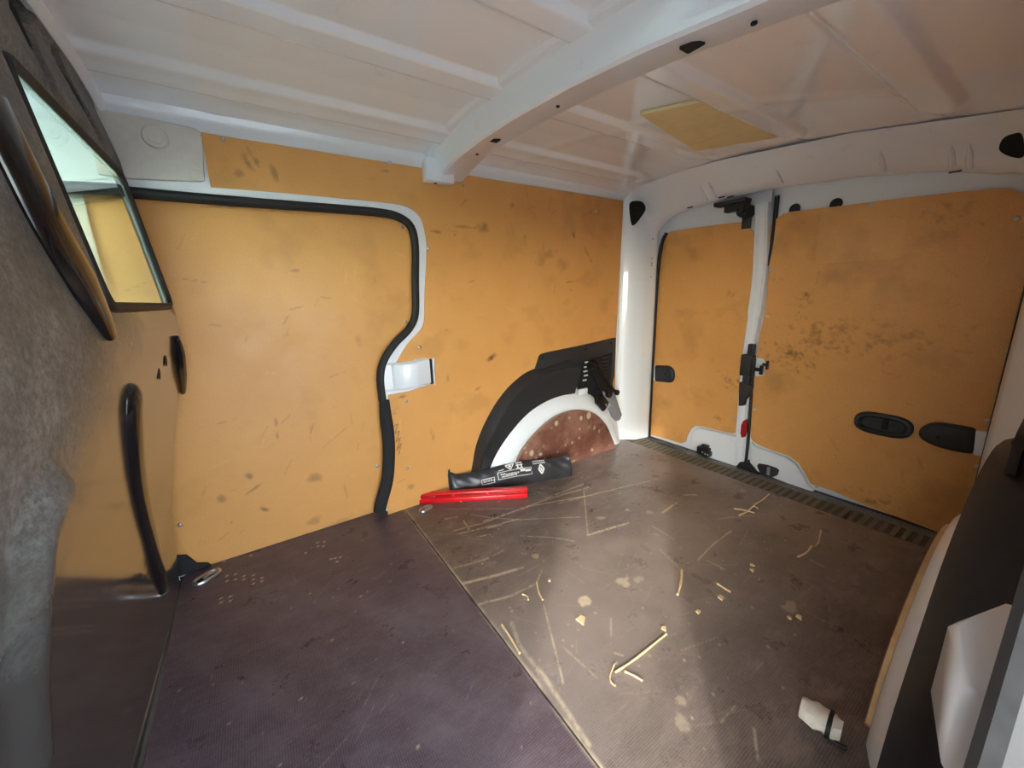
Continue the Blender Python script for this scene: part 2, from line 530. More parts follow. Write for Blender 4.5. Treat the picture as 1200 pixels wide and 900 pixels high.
def floor_wear(front):
    def fn(X, Y):
        dark = np.zeros_like(X); light = np.zeros_like(X); dust = np.zeros_like(X)
        wob = 0.0022 * (fbm(X * 70, Y * 70, 5) - 0.5)
        brk = fbm(X * 160, Y * 160, 9, 3)
        if not front:
            for pl, hw, st in SCR:
                hw = max(hw, .0012) * 1.5
                for p, q in zip(pl[:-1], pl[1:]):
                    d, _ = segd(X + wob, Y + wob, p, q)
                    light = np.maximum(light, st * np.clip(1.35 - d / (hw * 1.15), 0, 1) * np.clip((brk - 0.2) * 3.2, 0.15, 1))
            rs = np.random.RandomState(3)
            for k in range(150):   # many faint short scratches, mostly lengthways
                x, y = rs.uniform(.36, 1.5), rs.uniform(.2, 1.15)
                a = rs.normal(-0.25, 0.55); L = rs.uniform(.015, .11)
                d, _ = segd(X, Y, (x, y), (x + L * math.cos(a), y + L * math.sin(a)))
                light = np.maximum(light, rs.uniform(.06, .24) * np.clip(1.4 - d / .0012, 0, 1))
            for k in range(260):   # crumbs ground into the film
                x, y = rs.uniform(.36, 1.5), rs.uniform(.2, 1.15); r = rs.uniform(.001, .003)
                light = np.maximum(light, rs.uniform(.2, .7) * np.clip(1.5 - np.hypot(X - x, Y - y) / r, 0, 1))
            for p, r, st in SPOT:
                d = np.hypot((X - p[0]) * 0.8, Y - p[1]) + 0.030 * (fbm(X * 60, Y * 60, 21, 5) - .5)
                light = np.maximum(light, st * np.clip((r - d) / (r * 0.35), 0, 1) * (0.6 + 0.6 * brk))
            e = np.clip(1 - (X - 0.348) / 0.006, 0, 1) * np.clip((fbm(Y * 22, X * 30, 31) - .3) * 3, 0, 1)
            light = np.maximum(light, e * 0.7)
            dust = 0.75 * np.clip((fbm(X * 3.4 + 2, Y * 3.4, 41, 6) - 0.42) * 3.0, 0, 1) * np.clip((Y - .15) * 3, 0, 1)
            dust = np.maximum(dust, 0.35 * np.clip((fbm(X * 18, Y * 40, 47, 5) - .52) * 5, 0, 1))
            dark = 0.35 * np.clip((fbm(X * 4, Y * 5, 51, 7) - 0.46) * 2.5, 0, 1)
        else:
            for p in RIVET:
                light = np.maximum(light, 0.9 * np.clip(1.6 - np.hypot((X - p[0]), Y - p[1]) / .003, 0, 1))
            rs = np.random.RandomState(8)
            for k in range(60):
                x, y = rs.uniform(-.25, .34), rs.uniform(.2, 1.2); r = rs.uniform(.001, .0025)
                light = np.maximum(light, rs.uniform(.2, .8) * np.clip(1.5 - np.hypot(X - x, Y - y) / r, 0, 1))
            for k in range(30):
                x, y = rs.uniform(-.2, .3), rs.uniform(.3, 1.1); a = rs.normal(0.7, 0.6); L = rs.uniform(.02, .08)
                d, _ = segd(X, Y, (x, y), (x + L * math.cos(a), y + L * math.sin(a)))
                light = np.maximum(light, rs.uniform(.06, .2) * np.clip(1.4 - d / .0011, 0, 1) * np.clip((brk - .25) * 3, .1, 1))
            e = np.clip(1 - (0.343 - X) / 0.005, 0, 1) * np.clip((fbm(Y * 22, X * 30, 33) - .35) * 3, 0, 1)
            light = np.maximum(light, e * 0.4)
            dust = 0.35 * np.clip((fbm(X * 9 + 5 * Y, Y * 4, 43, 6) - 0.5) * 4, 0, 1)
        return np.stack([dark, light, np.clip(dust, 0, 1), np.ones_like(X)], 1)
    return fn
flat = lambda a, b: np.stack([a, b, np.zeros_like(a)], 1)
fb = rounded([(-.24, -.03), (.3435, -.03), (.3435, 1.284), (-.262, 1.284)], [0, 0, .004, .03])
sheet('floor_board', [(fb, 0, flat)], (0, 0, -.012), .0032, M['floor_front'], floor, floor_wear(True))
rb = [(.3475, .03), (1.465, .03), (1.465, 1.245), (.3475, 1.245)]
sheet('floor_board', [(rb, 0, flat)], (0, 0, -.012), .0028, M['floor_rear'], floor, floor_wear(False))

# ---- rear sill with ribbed mat
sill = obj('trim_1', box((1.509, 0.63, -0.010), (0.086, 1.15, 0.012)), M['sillbase'], smooth=False)
tag(sill, kind='structure')
obj('sill_step', box((1.583, 0.63, -0.018), (0.060, 1.14, 0.012)), M['white'], sill, smooth=False)
rib_o = None
for k in range(44):
    y = 0.10 + k * 0.0246
    if rib_o is None:
        rib_o = obj('rib', box((1.510, y, -0.0028), (0.080, 0.0135, 0.0045)), M['sill'], sill, bevel=0.0015, seg=1)
        rib_y = y
    else:
        c = rib_o.copy(); COL.objects.link(c); c.parent = sill
        c.location = rib_o.location + Vector((0, y - rib_y, 0))

# ---- far wall: seal path of the sliding door opening (x, z), used on both sides
SEAL = [(-0.2261,1.24,0.9745),(-0.1721,1.24,0.9719),(0.0173,1.24,0.9728),(0.2577,1.24,0.9763),(0.3651,1.24,0.9763),(0.4211,1.24,0.9688),(0.4591,1.24,0.9418),(0.4675,1.24,0.8811),(0.458,1.24,0.7759),(0.449,1.24,0.6757),(0.4244,1.24,0.6274),(0.372,1.24,0.5819),(0.3313,1.24,0.531),(0.3148,1.24,0.4775),(0.3137,1.24,0.4154),(0.3126,1.24,0.3519),(0.3138,1.24,0.2835),(0.3096,1.24,0.2148),(0.2947,1.24,0.126),(0.2667,1.24,0.0496),(0.2579,1.24,0.0207)]
SEAL = [(-.40, 1.24, SEAL[0][2] - .012)] + [tuple(p) for p in SEAL]
seal_s = spline(SEAL, 5)
PAN_EDGE = [(-0.0345,1.238,0.9997),(0.0577,1.238,1.0025),(0.2609,1.238,1.0053),(0.3802,1.238,1.0057),(0.4502,1.238,1.0003),(0.4918,1.238,0.9716),(0.5041,1.238,0.9162),(0.5019,1.238,0.8559),(0.4861,1.238,0.7403),(0.4751,1.238,0.6465),(0.4513,1.238,0.6115),(0.4134,1.238,0.5782),(0.3712,1.238,0.5236)]
BOXN = [(0.3709,1.238,0.5209),(0.5043,1.238,0.5196),(0.4973,1.238,0.4332),(0.366,1.238,0.4126),(0.3327,1.238,0.4182)]
PAN_LOW = [(0.3312,1.238,0.3486),(0.3258,1.238,0.2112),(0.3119,1.238,0.1309),(0.2894,1.238,0.0523)]
TOP = [(-0.0168,1.238,1.1169),(0.4711,1.238,1.1371),(1.422,1.238,1.121)]
RGT = [(1.4397,1.238,1.0984),(1.415,1.238,0.517),(1.4194,1.238,0.4147)]

def panel_outline():
    pe = [(p[0], p[2]) for p in spline(PAN_EDGE, 3)]
    i = max(range(len(pe)), key=lambda k: pe[k][0])
    bo = [(p[0], p[2]) for p in BOXN]
    lo = [(p[0], p[2]) for p in PAN_LOW]
    main = [(pe[i][0], 1.117)] + pe[i:] + bo + lo + [(lo[-1][0], 0.0), (1.425, 0.0), (1.415, .5), (1.437, 1.115)]
    strip = [(pe[0][0], 1.117), (pe[i][0], 1.117)] + [pe[k] for k in range(i, -1, -1)]
    return main, strip
MAIN, STRIP = panel_outline()

SMUD = [  # dark smudges on the far wall: centre, half-length, half-height, tilt, strength
 ((0.733,1.238,0.4999), .028, .010, .5, .8), ((0.7208,1.238,0.956), .022, .018, .2, .45), ((0.6474,1.238,0.954), .05, .004, 0, .35),
 ((0.0495,1.238,1.0661), .007, .02, .4, .5), ((0.0678,1.238,1.0688), .006, .02, .4, .5), ((0.0275,1.238,1.038), .01, .01, .3, .35), ((0.1025,1.238,1.0539), .006, .02, .2, .35),
 ((1.1416,1.238,0.9572), .006, .01, .6, .6), ((0.8965,1.238,0.9374), .003, .008, 0, .7), ((0.5317,1.238,0.9333), .022, .004, -.1, .5),
 ((0.6073,1.238,0.9272), .004, .004, 0, .5), ((1.2299,1.238,0.8767), .035, .003, -.9, .55), ((1.1332,1.238,0.7719), .03, .003, .1, .45),
 ((0.3739,1.238,0.4054), .02, .005, .1, .6), ((0.3457,1.238,0.3516), .012, .004, .1, .5), ((0.5462,1.238,0.4382), .004, .012, 0, .4),
 ((0.4726,1.238,0.247), .008, .03, .1, .4), ((0.3728,1.238,0.0798), .012, .012, 0, .4), ((0.5527,1.238,0.6125), .006, .003, 0, .6),
 ((0.6641,1.238,0.3882), .014, .008, .3, .35), ((0.9978,1.238,0.8701), .05, .025, .3, .22), ((1.0863,1.238,0.8394), .03, .03, .1, .22),
 ((0.3893,1.238,1.0929), .012, .004, .2, .35), ((0.8426,1.238,1.0422), .01, .01, .2, .3), ((1.2268,1.238,1.0455), .03, .008, .4, .3),
]
SQUIG = [[(0.3385,1.238,0.3085),(0.3534,1.238,0.3142),(0.3417,1.238,0.2836),(0.3568,1.238,0.2893),(0.3416,1.238,0.2532),(0.3573,1.238,0.2648),(0.3415,1.238,0.2225),(0.3581,1.238,0.243),(0.3457,1.238,0.2059)]]
def blobs(X, Z, lst, ax=0):
    d = np.zeros_like(X)
    n1 = fbm(X * 55, Z * 55, 61, 4) - .5
    for p, a, b, t, s in lst:
        dx, dz = X - p[ax], Z - p[2]
        u = (dx * math.cos(t) + dz * math.sin(t)) / a; v = (-dx * math.sin(t) + dz * math.cos(t)) / b
        d = np.maximum(d, s * np.clip(1.25 - np.hypot(u, v) + n1 * 2.2, 0, 1))
    return d
def scuffs(X, Z, n, seed, x0, x1, z0, z1, light=True):
    rs = np.random.RandomState(seed)
    dk = np.zeros_like(X); lt = np.zeros_like(X)
    for k in range(n):
        x, z = rs.uniform(x0, x1), rs.uniform(z0, z1); a = rs.choice([rs.normal(1.3, .4), rs.normal(0, .4)]); L = rs.uniform(.006, .05)
        d, _ = segd(X, Z, (x, z), (x + L * math.cos(a), z + L * math.sin(a)))
        m = rs.uniform(.05, .3) * np.clip(1.5 - d / rs.uniform(.001, .0022), 0, 1)
        if rs.rand() < .72: dk = np.maximum(dk, m)
        else: lt = np.maximum(lt, m)
    return dk, lt
def far_wear(X, Z):
    dk, lt = scuffs(X, Z, 90, 5, -.02, 1.4, .05, 1.1)
    dk = np.maximum(dk, blobs(X, Z, SMUD))
    for pl in SQUIG:
        for p, q in zip(pl[:-1], pl[1:]):
            d, _ = segd(X, Z, (p[0], p[2]), (q[0], q[2])); dk = np.maximum(dk, .65 * np.clip(1.4 - d / .0018, 0, 1))
    dk = np.maximum(dk, .13 * np.clip((fbm(X * 9, Z * 9, 71, 6) - .57) * 5, 0, 1))
    return np.stack([dk, lt * .6, np.zeros_like(X), np.ones_like(X)], 1)

def wall(side):
    far = side > 0
    f = (lambda p: p) if far else mirw
    nm = 'wall_far' if far else 'wall_near'
    sh = 0.0          # the near roof rail sits a little lower (near_drop)
    # body sheet: bands around the opening, above it and behind the board
    ring0 = [f((p[0], 1.2445, p[2])) for p in seal_s]
    out = []
    for i, p in enumerate(seal_s):
        t = (seal_s[min(i + 1, len(seal_s) - 1)] - seal_s[max(i - 1, 0)]).normalized()
        out.append(f((p[0] - t[2] * 0.06, 1.2445, p[2] + t[0] * 0.06)))
    ring1 = out
    ring_in = [f((p[0] * 1.06 + .004, 1.30, (p[2] - .72) * 1.06 + .724)) for p in seal_s]
    geo = [loft([ring_in, ring0, ring1])] if far else [loft([ring0, ring1])]
    geo.append(([f((.40, 1.2455, 0.0)), f((1.70, 1.2455, 0.0)), f((1.70, 1.2455, 1.0)), f((.52, 1.2455, 1.0))], [(0, 1, 2, 3)]))
    geo.append(([f((-.45, 1.2455, .985)), f((1.70, 1.2455, .985)), f((1.70, 1.2455, 1.15 + sh)), f((-.45, 1.2455, 1.15 + sh))], [(0, 1, 2, 3)]))
    geo.append(([f((.44, 1.2452, .0)), f((.54, 1.2452, .0)), f((.54, 1.2452, 1.0)), f((.485, 1.2452, 1.0)), f((.485,1.2452,.65)), f((.36,1.2452,.45))], [(0, 1, 2, 3, 4, 5)]))
    # roof rail cove
    rows = []
    for dy, dz in ((0.0, 1.117), (-.004, 1.121), (-.010, 1.126), (-.020, 1.132), (-.028, 1.141), (-.032, 1.165)):
        rows.append([f((x, 1.2425 + dy, dz + sh)) for x in np.linspace(-.27, 1.45, 12)])
    geo.append(loft(rows))
    if far:
        geo.append(([(-.5, 1.34, -.1), (1.8, 1.34, -.1), (1.8, 1.34, 1.2), (-.5, 1.34, 1.2)], [(0, 1, 2, 3)]))  # unseen outer sheet, added to block daylight behind the panels
    else:
        geo.append(([(.42, -.10, -.1), (1.8, -.10, -.1), (1.8, -.10, 1.1), (.42, -.10, 1.1)], [(0, 1, 2, 3)]))
        geo.append(([(-.45, -.10, .97), (1.8, -.10, .97), (1.8, -.10, 1.1), (-.45, -.10, 1.1)], [(0, 1, 2, 3)]))
    w = obj(nm, geo, M['white'], angle=40)
    tag(w, kind='structure')
    if not far:
        rr = []
        for yy, gr in ((1.244, 0.0), (1.252, .003), (1.264, .012), (1.270, .03), (1.273, .09)):
            rr.append([f((p[0] + gr, yy, p[2] + gr * .4)) for p in seal_s])
        obj('pillar_flange', loft(rr), M['sealdust'], w)
    y0 = 1.238
    if far:
        mp = lambda a, b: np.stack([a, np.full_like(a, y0), b], 1)
    else:
        mp = lambda a, b: np.stack([a, np.full_like(a, WMY - y0), b - .06 * np.clip(b / .5, 0, 1)], 1)
    sheet('hardboard_panel', [(MAIN, 0, mp), (STRIP, 1, mp)], (0, .005 * side, 0), .004 if far else .012, M['board'], w, far_wear)
    # rubber seal: bead on top, thicker cloth-covered strip below the striker
    k = next(i for i, p in enumerate(seal_s) if p[2] < 0.41 and i > 20)
    up = [f((p[0], 1.243, p[2])) for p in seal_s[:k + 1]]
    dn = [f((p[0] + .006, 1.243, p[2])) for p in seal_s[k:]]
    m1 = M['rubber'] if far else M['sealdust']
    obj('door_seal', tube(up, .0125, 10, up=(0, 1, 0)), m1, w)
    obj('seal_strip', tube(dn, [.017 + .004 * min(1, i / 6) for i in range(len(dn))], 10, up=(0, 1, 0)), M['fabric'] if far else m1, w)
    # striker housing: white pressed box in its cut-out
    y = 1.238
    b0, b1 = .352, .478
    prof = [(b0 - .035, 1.2435), (b0, 1.238), (b0 + .008, 1.222), (.425, 1.206), (.432, 1.210), (b1, 1.226), (b1, 1.245)]
    rows = []
    for zz, k2 in ((.428, 1.0), (.434, .15), (.440, 0.0), (.512, 0.0), (.518, .15), (.522, 1.0)):
        rows.append([f((x, yy + (1.244 - yy) * k2, zz + (.004 if x > .43 else 0) * (1 if zz > .47 else 1))) for x, yy in prof])
    h = obj('striker_housing', loft(rows), M['white'], w, angle=50)
    obj('striker_slot', box(f((.487, 1.2425, .476)), (.010, .006, .088)), M['dark'], w, smooth=False)
    obj('cutout_rim', box(f((.4955, 1.2405, .474)), (.005, .006, .092)), M['white'], w, smooth=False)
    return w
wf = wall(1)
wn_ = wall(-1)

# grey cover plate above the sliding door, far wall only
def cover():
    cp = rounded([(p[0], p[2]) for p in [(-0.2253,1.232,1.1324),(-0.0316,1.232,1.1212),(-0.044,1.232,1.0084),(-0.1838,1.232,0.9981),(-0.2296,1.232,1.0006)]], [0, .02, .012, .02, .0])
    c = obj('cover_plate', prism(cp, lambda a, b: (a, 1.229, b), lambda a, b: (a, 1.244, b)), M['grey'], wf, bevel=.003)
    q = (-0.1177,1.228,1.0888)
    obj('cover_boss', [cyl((q[0], 1.229, q[2]), (q[0], 1.222, q[2]), .024, .021, 24), cyl((q[0], 1.222, q[2]), (q[0], 1.2195, q[2]), .014, .0135, 20)], M['grey'], c)
    q = (-0.0563,1.228,1.0188)
    obj('cover_clip', prism(rounded([(q[0] - .012, q[2] - .011), (q[0] + .013, q[2] - .011), (q[0] + .013, q[2] + .014), (q[0] - .012, q[2] + .014)], .006), lambda a, b: (a, 1.2265, b), lambda a, b: (a, 1.23, b)), M['grey'], c)
cover()

def screw(p, axis, parent, r=.0055):
    q = Vector(p) ; a = Vector(axis)
    s = obj('screw', dome(q, a, r, .0035), M['metal'], parent)
    return s
for p in [(0.0066,1.238,1.1101),(0.4093,1.238,1.1164),(0.6496,1.238,1.0844),(0.5097,1.238,0.8799),(0.4529,1.238,0.5631),(0.3896,1.238,0.3878),(0.3701,1.238,0.1486),(1.2663,1.238,1.0555)]: screw(p, (0, -1, 0), wf)

# ---- sliding door, far side
door1 = obj('door_1', box((0.03, 1.306, .50), (1.06, .016, 1.06)), M['white'], smooth=False)
tag(door1, kind='structure')
def door1_panel():
    edge = [(p[0] * 1.0365, (p[2] - .72) * 1.0365 + .72) for p in seal_s if p[0] > -.30]
    top = [q for q in edge]
    out = [(-.36, .93)] + [(a - .003, b + .002) for a, b in top]
    low = [(0.2584,1.283,-0.0004),(-0.1817,1.283,-0.0096),(-0.2004,1.283,-0.0037),(-0.2206,1.283,0.014),(-0.2407,1.283,0.0287),(-0.2543,1.283,0.0564)]
    out = [o for o in out if o[1] > .012]
    out += [(p[0], max(0.001, p[2])) for p in low] + [(-.36, low[-1][2])]
    return out
D1 = door1_panel()
DSM = [((-0.0749,1.283,0.1904), .02, .004, .5, .5), ((-0.0492,1.283,0.1203), .02, .004, -.6, .6), ((-0.146,1.283,0.1872), .008, .01, .2, .4), ((0.0929,1.283,0.1798), .015, .02, .3, .35),
       ((-0.0741,1.283,0.2361), .008, .01, .9, .5), ((0.1209,1.283,0.8103), .012, .003, 0, .4), ((0.102,1.283,0.34), .003, .02, -.4, .45), ((0.0128,1.283,0.3811), .004, .012, 0, .35),
       ((0.0064,1.283,0.9661), .06, .003, 0, .4), ((0.1118,1.283,0.9671), .02, .003, 0, .4), ((-0.1345,1.283,0.1101), .003, .003, 0, .8), ((0.0741,1.283,0.0363), .02, .012, .3, .3),
       ((0.1478,1.283,0.0083), .04, .01, .2, .2), ((0.1733,1.283,0.1092), .004, .02, .1, .35), ((0.0115,1.283,0.3417), .003, .01, 0, .4), ((0.2699,1.283,0.596), .01, .02, .2, .25)]
def d1_wear(X, Z):
    dk, lt = scuffs(X, Z, 60, 15, -.28, .45, .02, .9)
    dk = np.maximum(dk, blobs(X, Z, DSM))
    dk = np.maximum(dk, .10 * np.clip((fbm(X * 9 + 40, Z * 9, 73, 6) - .6) * 5, 0, 1))
    return np.stack([dk, lt * .7, np.zeros_like(X), np.ones_like(X)], 1)
sheet('hardboard_panel', [(D1, 0, lambda a, b: np.stack([a, np.full_like(a, 1.283), b], 1))], (0, .005, 0), .004, M['board'], door1, d1_wear)
for p in [(0.4438,1.283,0.9475),(0.4266,1.283,0.6479),(0.2822,1.283,0.1667),(-0.2445,1.283,0.1445)]: screw(p, (0, -1, 0), door1)

# ---- roof
RY = [-.1, .03, .1, .28, .45, .62, .80, .96, 1.10, 1.18, 1.24, 1.30]
RZ = [1.03, 1.055, 1.068, 1.100, 1.128, 1.148, 1.161, 1.166, 1.162, 1.151, 1.134, 1.115]
def roof_z(x, y): return np.interp(y, RY, RZ) + .007 * (1.44 - x) / .9
RIBS = [(1.10, .040), (.825, .036), (.553, .032), (.262, .036)]
def roof():
    xs = np.concatenate([np.linspace(-.9, -.27, 6), np.linspace(-.26, 1.46, 130)])
    ys = np.linspace(-.06, 1.30, 190)
    X, Y = np.meshgrid(xs, ys, indexing='ij')
    Z = roof_z(X, Y)
    for yc, hw in RIBS:
        d = np.abs(Y - yc) / hw
        tap = np.clip((1.43 - X) / .12, 0, 1) * np.clip((X + .25) / .05, 0, 1)
        prof = np.clip((1.25 - d / np.maximum(tap, .25)) / .45, 0, 1)
        Z -= .010 * prof * prof * (3 - 2 * prof) * np.clip(tap * 1.5, 0, 1)
    # diagonal swages pressed across the panels
    for (x0, y0, x1, y1, w, h) in ((.0, 1.22, .19, .60, .022, .003), (.19, .60, .30, .0, .022, .003), (.98, .62, 1.18, .30, .020, .003), (.80, 1.2, .95, .75, .02, .0025)):
        d, _ = segd(X, Y, (x0, y0), (x1, y1))
        q = np.clip(1 - d / (w * 1.6), 0, 1); Z -= .6 * h * q * q * (3 - 2 * q)
    n = len(ys)
    V = np.stack([X, Y, Z], -1).reshape(-1, 3)
    F = [(i * n + j, (i + 1) * n + j, (i + 1) * n + j + 1, i * n + j + 1) for i in range(len(xs) - 1) for j in range(n - 1)]
    o = obj('ceiling', (V, F), M['roof'], recalc=False, angle=60)
    return tag(o, kind='structure')
ceil = roof()
# outer roof skin keeps daylight out
V = [(x, y, z + .03) for x in (-.9, 1.75) for y, z in zip(RY, RZ)]
n = len(RY)
obj('roof_skin', (V, [(i, i + 1, n + i + 1, n + i) for i in range(n - 1)]), M['white'], ceil)

# ---- roof bow (cross beam)
def bow():
    rows = []
    ys = np.linspace(1.236, -.02, 48)
    for dx, dz in ((.500, .002), (.510, -.006), (.524, -.008), (.536, -.020), (.549, -.056), (.556, -.060), (.640, -.048), (.648, -.043), (.655, -.012), (.672, -.008), (.680, .002)):
        rows.append([(dx + (.004 * math.sin((y - .6) * 2)), y, float(roof_z(.55, y)) + dz) for y in ys])
    b = obj('trim_2', loft(rows), M['white'], angle=28)
    tag(b, kind='structure')
    for (u, sx, sy) in ((.945, .022, .022), (.395, .024, .028)):
        z = float(roof_z(.55, u)) - .0545
        obj('bow_hole', prism(rounded([(.585, u - sy / 2), (.585 + sx, u - sy / 2), (.585 + sx, u + sy / 2), (.585, u + sy / 2)], .003), lambda a, c: (a, c, z - .0022), lambda a, c: (a, c, z + .002)), M['dark'], b, smooth=False)
    for u in (1.05, .70, .31):
        z = float(roof_z(.55, u)) - .0545
        obj('bow_hole', cyl((.60, u, z - .0022), (.60, u, z), .004, n=10), M['dark'], b)
    # end bracket welded to the wall
    P = [(0.498,1.215,1.1417),(0.5038,1.215,1.0835),(0.5835,1.215,1.0837),(0.6349,1.215,1.1304)]
    zt = 1.13
    br = [box((.552, 1.216, 1.106), (.092, .042, .068))]
    o = obj('bow_bracket', br, M['white'], b, bevel=.006)
    obj('bow_hole', cyl((.54, 1.215, 1.0708), (.54, 1.215, 1.075), .005, n=10), M['dark'], b)
    return b
bow()

# ---- foam pad stuck to the roof
pp = [(0.8795,0.7137,1.15),(0.9285,0.5707,1.15),(1.3171,0.587,1.15),(1.2603,0.7983,1.15)]
pad = obj('foam_pad', [( [(p[0], p[1], float(roof_z(p[0], p[1])) - .001) for p in pp] + [(p[0], p[1], float(roof_z(p[0], p[1])) - .009) for p in pp],
          [(0, 1, 2, 3), (7, 6, 5, 4), (0, 4, 5, 1), (1, 5, 6, 2), (2, 6, 7, 3), (3, 7, 4, 0)])], M['foam'], smooth=False, bevel=.001)
tag(pad, 'flat beige rectangular foam pad glued under the white ribbed roof', 'pad')

# ---- rear frame: pillars and header as one loft
def frame_row(x, yf, yn, tops, rad, z0=0.0, nleg=14, narc=10, ntop=26):
    """tops: (y, z) samples of the head line from far to near"""
    ty = [t[0] for t in tops][::-1]; tz = [t[1] for t in tops][::-1]
    zt = lambda y: float(np.interp(y, ty, tz))
    row = []
    za = zt(yf - rad) - rad
    for k in range(nleg): row.append((yf, z0 + (za - z0) * k / nleg))
    for k in range(narc):
        a = k / narc * math.pi / 2
        y = yf - rad + rad * math.cos(a); row.append((y, za + rad * math.sin(a) + (zt(y) - zt(yf - rad)) * math.sin(a)))
    for k in range(ntop):
        y = yf - rad + (yn + rad - yf + rad) * k / ntop; row.append((y, zt(y)))
    zb = zt(yn + rad) - rad
    for k in range(narc):
        a = k / narc * math.pi / 2
        y = yn + rad - rad * math.sin(a); row.append((y, zb + rad * math.cos(a)))
    for k in range(nleg + 1): row.append((yn, zb + (z0 - zb) * k / nleg))
    xs = x if callable(x) else (lambda y, z: x)
    return [(xs(y, z), y, z) for y, z in row]
RT = [(1.24, 1.142), (1.18, 1.150), (.96, 1.160), (.80, 1.154), (.45, 1.122), (.28, 1.093), (.156, 1.072), (.03, 1.05)]
HB = [(1.17, 1.02), (1.12, 1.028), (1.04, 1.045), (.86, 1.056), (.70, 1.056), (.47, 1.037), (.29, 1.007), (.16, .965), (.10, .94)]
rows = [
    frame_row(1.437, 1.244, .022, [(a, b + .004) for a, b in RT], .02),
    frame_row(1.440, 1.240, .026, RT, .022),
    frame_row(1.452, 1.224, .041, [(a, b - .010) for a, b in RT], .03),
    frame_row(1.505, 1.176, .088, [(a, b * .5 + c * .5) for (a, b), c in zip(RT, np.interp([t[0] for t in RT], [h[0] for h in HB][::-1], [h[1] for h in HB][::-1]))], .06),
    frame_row(1.530, 1.170, .095, [(a, b + .022) for a, b in HB], .075),
    frame_row(1.560, 1.166, .099, [(a, b + .004) for a, b in HB], .085),
    frame_row(1.575, 1.162, .103, HB, .085),
    frame_row(1.590, 1.163, .102, [(a, b + .004) for a, b in HB], .085),
    frame_row(1.632, 1.190, .075, [(a, b + .02) for a, b in HB], .085),
]
rear = obj('trim_3', loft(rows), M['white'], angle=50)
tag(rear, kind='structure')
# black seal down the hinge side of each leaf
for s in (0, 1):
    P = [(1.604, 1.166, -.005), (1.602, 1.166, .1), (1.600, 1.165, .5), (1.600, 1.162, .80), (1.602, 1.150, .93), (1.604, 1.130, .975)]
    if s: P = [mir(p) for p in P]
    obj('door_seal', tube(spline(P, 5), .0075, 8), M['rubber'], rear)
obj('rear_closing_sheet', ([(1.72, -.15, -.15), (1.72, 1.4, -.15), (1.72, 1.4, 1.3), (1.72, -.15, 1.3)], [(0, 1, 2, 3)]), M['white'], rear, smooth=False)  # unseen sheet added behind the doors to stop daylight leaking in
# triangular openings in the frame corners, pressed ribs and small holes
for pts in ([(1.452,1.2152,1.0951),(1.452,1.179,1.1016),(1.452,1.1431,1.0876),(1.452,1.1285,1.058),(1.452,1.153,1.0285),(1.452,1.1833,1.0058),(1.452,1.2022,1.0158)], [(1.462,0.1755,1.0061),(1.462,0.1742,1.0281),(1.462,0.1611,1.0341),(1.462,0.1475,1.028),(1.462,0.138,0.9833),(1.462,0.1558,0.9866)]):
    o2 = spline(pts, 4, closed=True)
    c = sum(o2, Vector()) / len(o2)
    nrm = Vector((-.75, -.45 if c[1] > .6 else .35, 0)).normalized()
    ring = [p + nrm * .012 for p in o2]
    obj('frame_hole', (ring + [c + nrm * .0125], [(i, (i + 1) % len(ring), len(ring)) for i in range(len(ring))]), M['dark'], rear, smooth=False)
def on_head(y, t):
    """a point on the sloping face of the header, t 0 at the roof and 1 at the lip"""
    z0 = float(np.interp(y, [r[0] for r in RT][::-1], [r[1] for r in RT][::-1])); z1 = float(np.interp(y, [r[0] for r in HB][::-1], [r[1] for r in HB][::-1]))
    return Vector((1.440 + (1.56 - 1.44) * t ** 1.15, y, z0 + (z1 - z0) * t))
for y in (.92, .885, .66, .40, .265, .235):
    obj('pressed_rib', tube([on_head(y, t) + Vector((.004, 0, 0)) for t in (.45, .6, .75, .9)], [.001, .005, .007, .007], 8), M['white'], rear)
for y, t in ((.86, .93), (.83, .97), (.26, .99), (.99, .96)):
    q = on_head(y, t) + Vector((-.004, 0, -.002))
    obj('frame_slot', box(q, (.006, .022, .003)), M['dark'], rear, smooth=False)
for p in [(1.56,1.1913,0.9522),(1.56,1.1726,0.8685),(1.56,1.1947,0.8478),(1.56,1.2131,0.8379),(1.56,1.1913,0.7865)]:
    obj('frame_hole', dome(Vector((1.556, 1.1645, p[2])) + Vector((-.01 * (p[0] > 9), 0, 0)), (-.2, -1, 0), .003, .001, 8), M['dark'], rear)

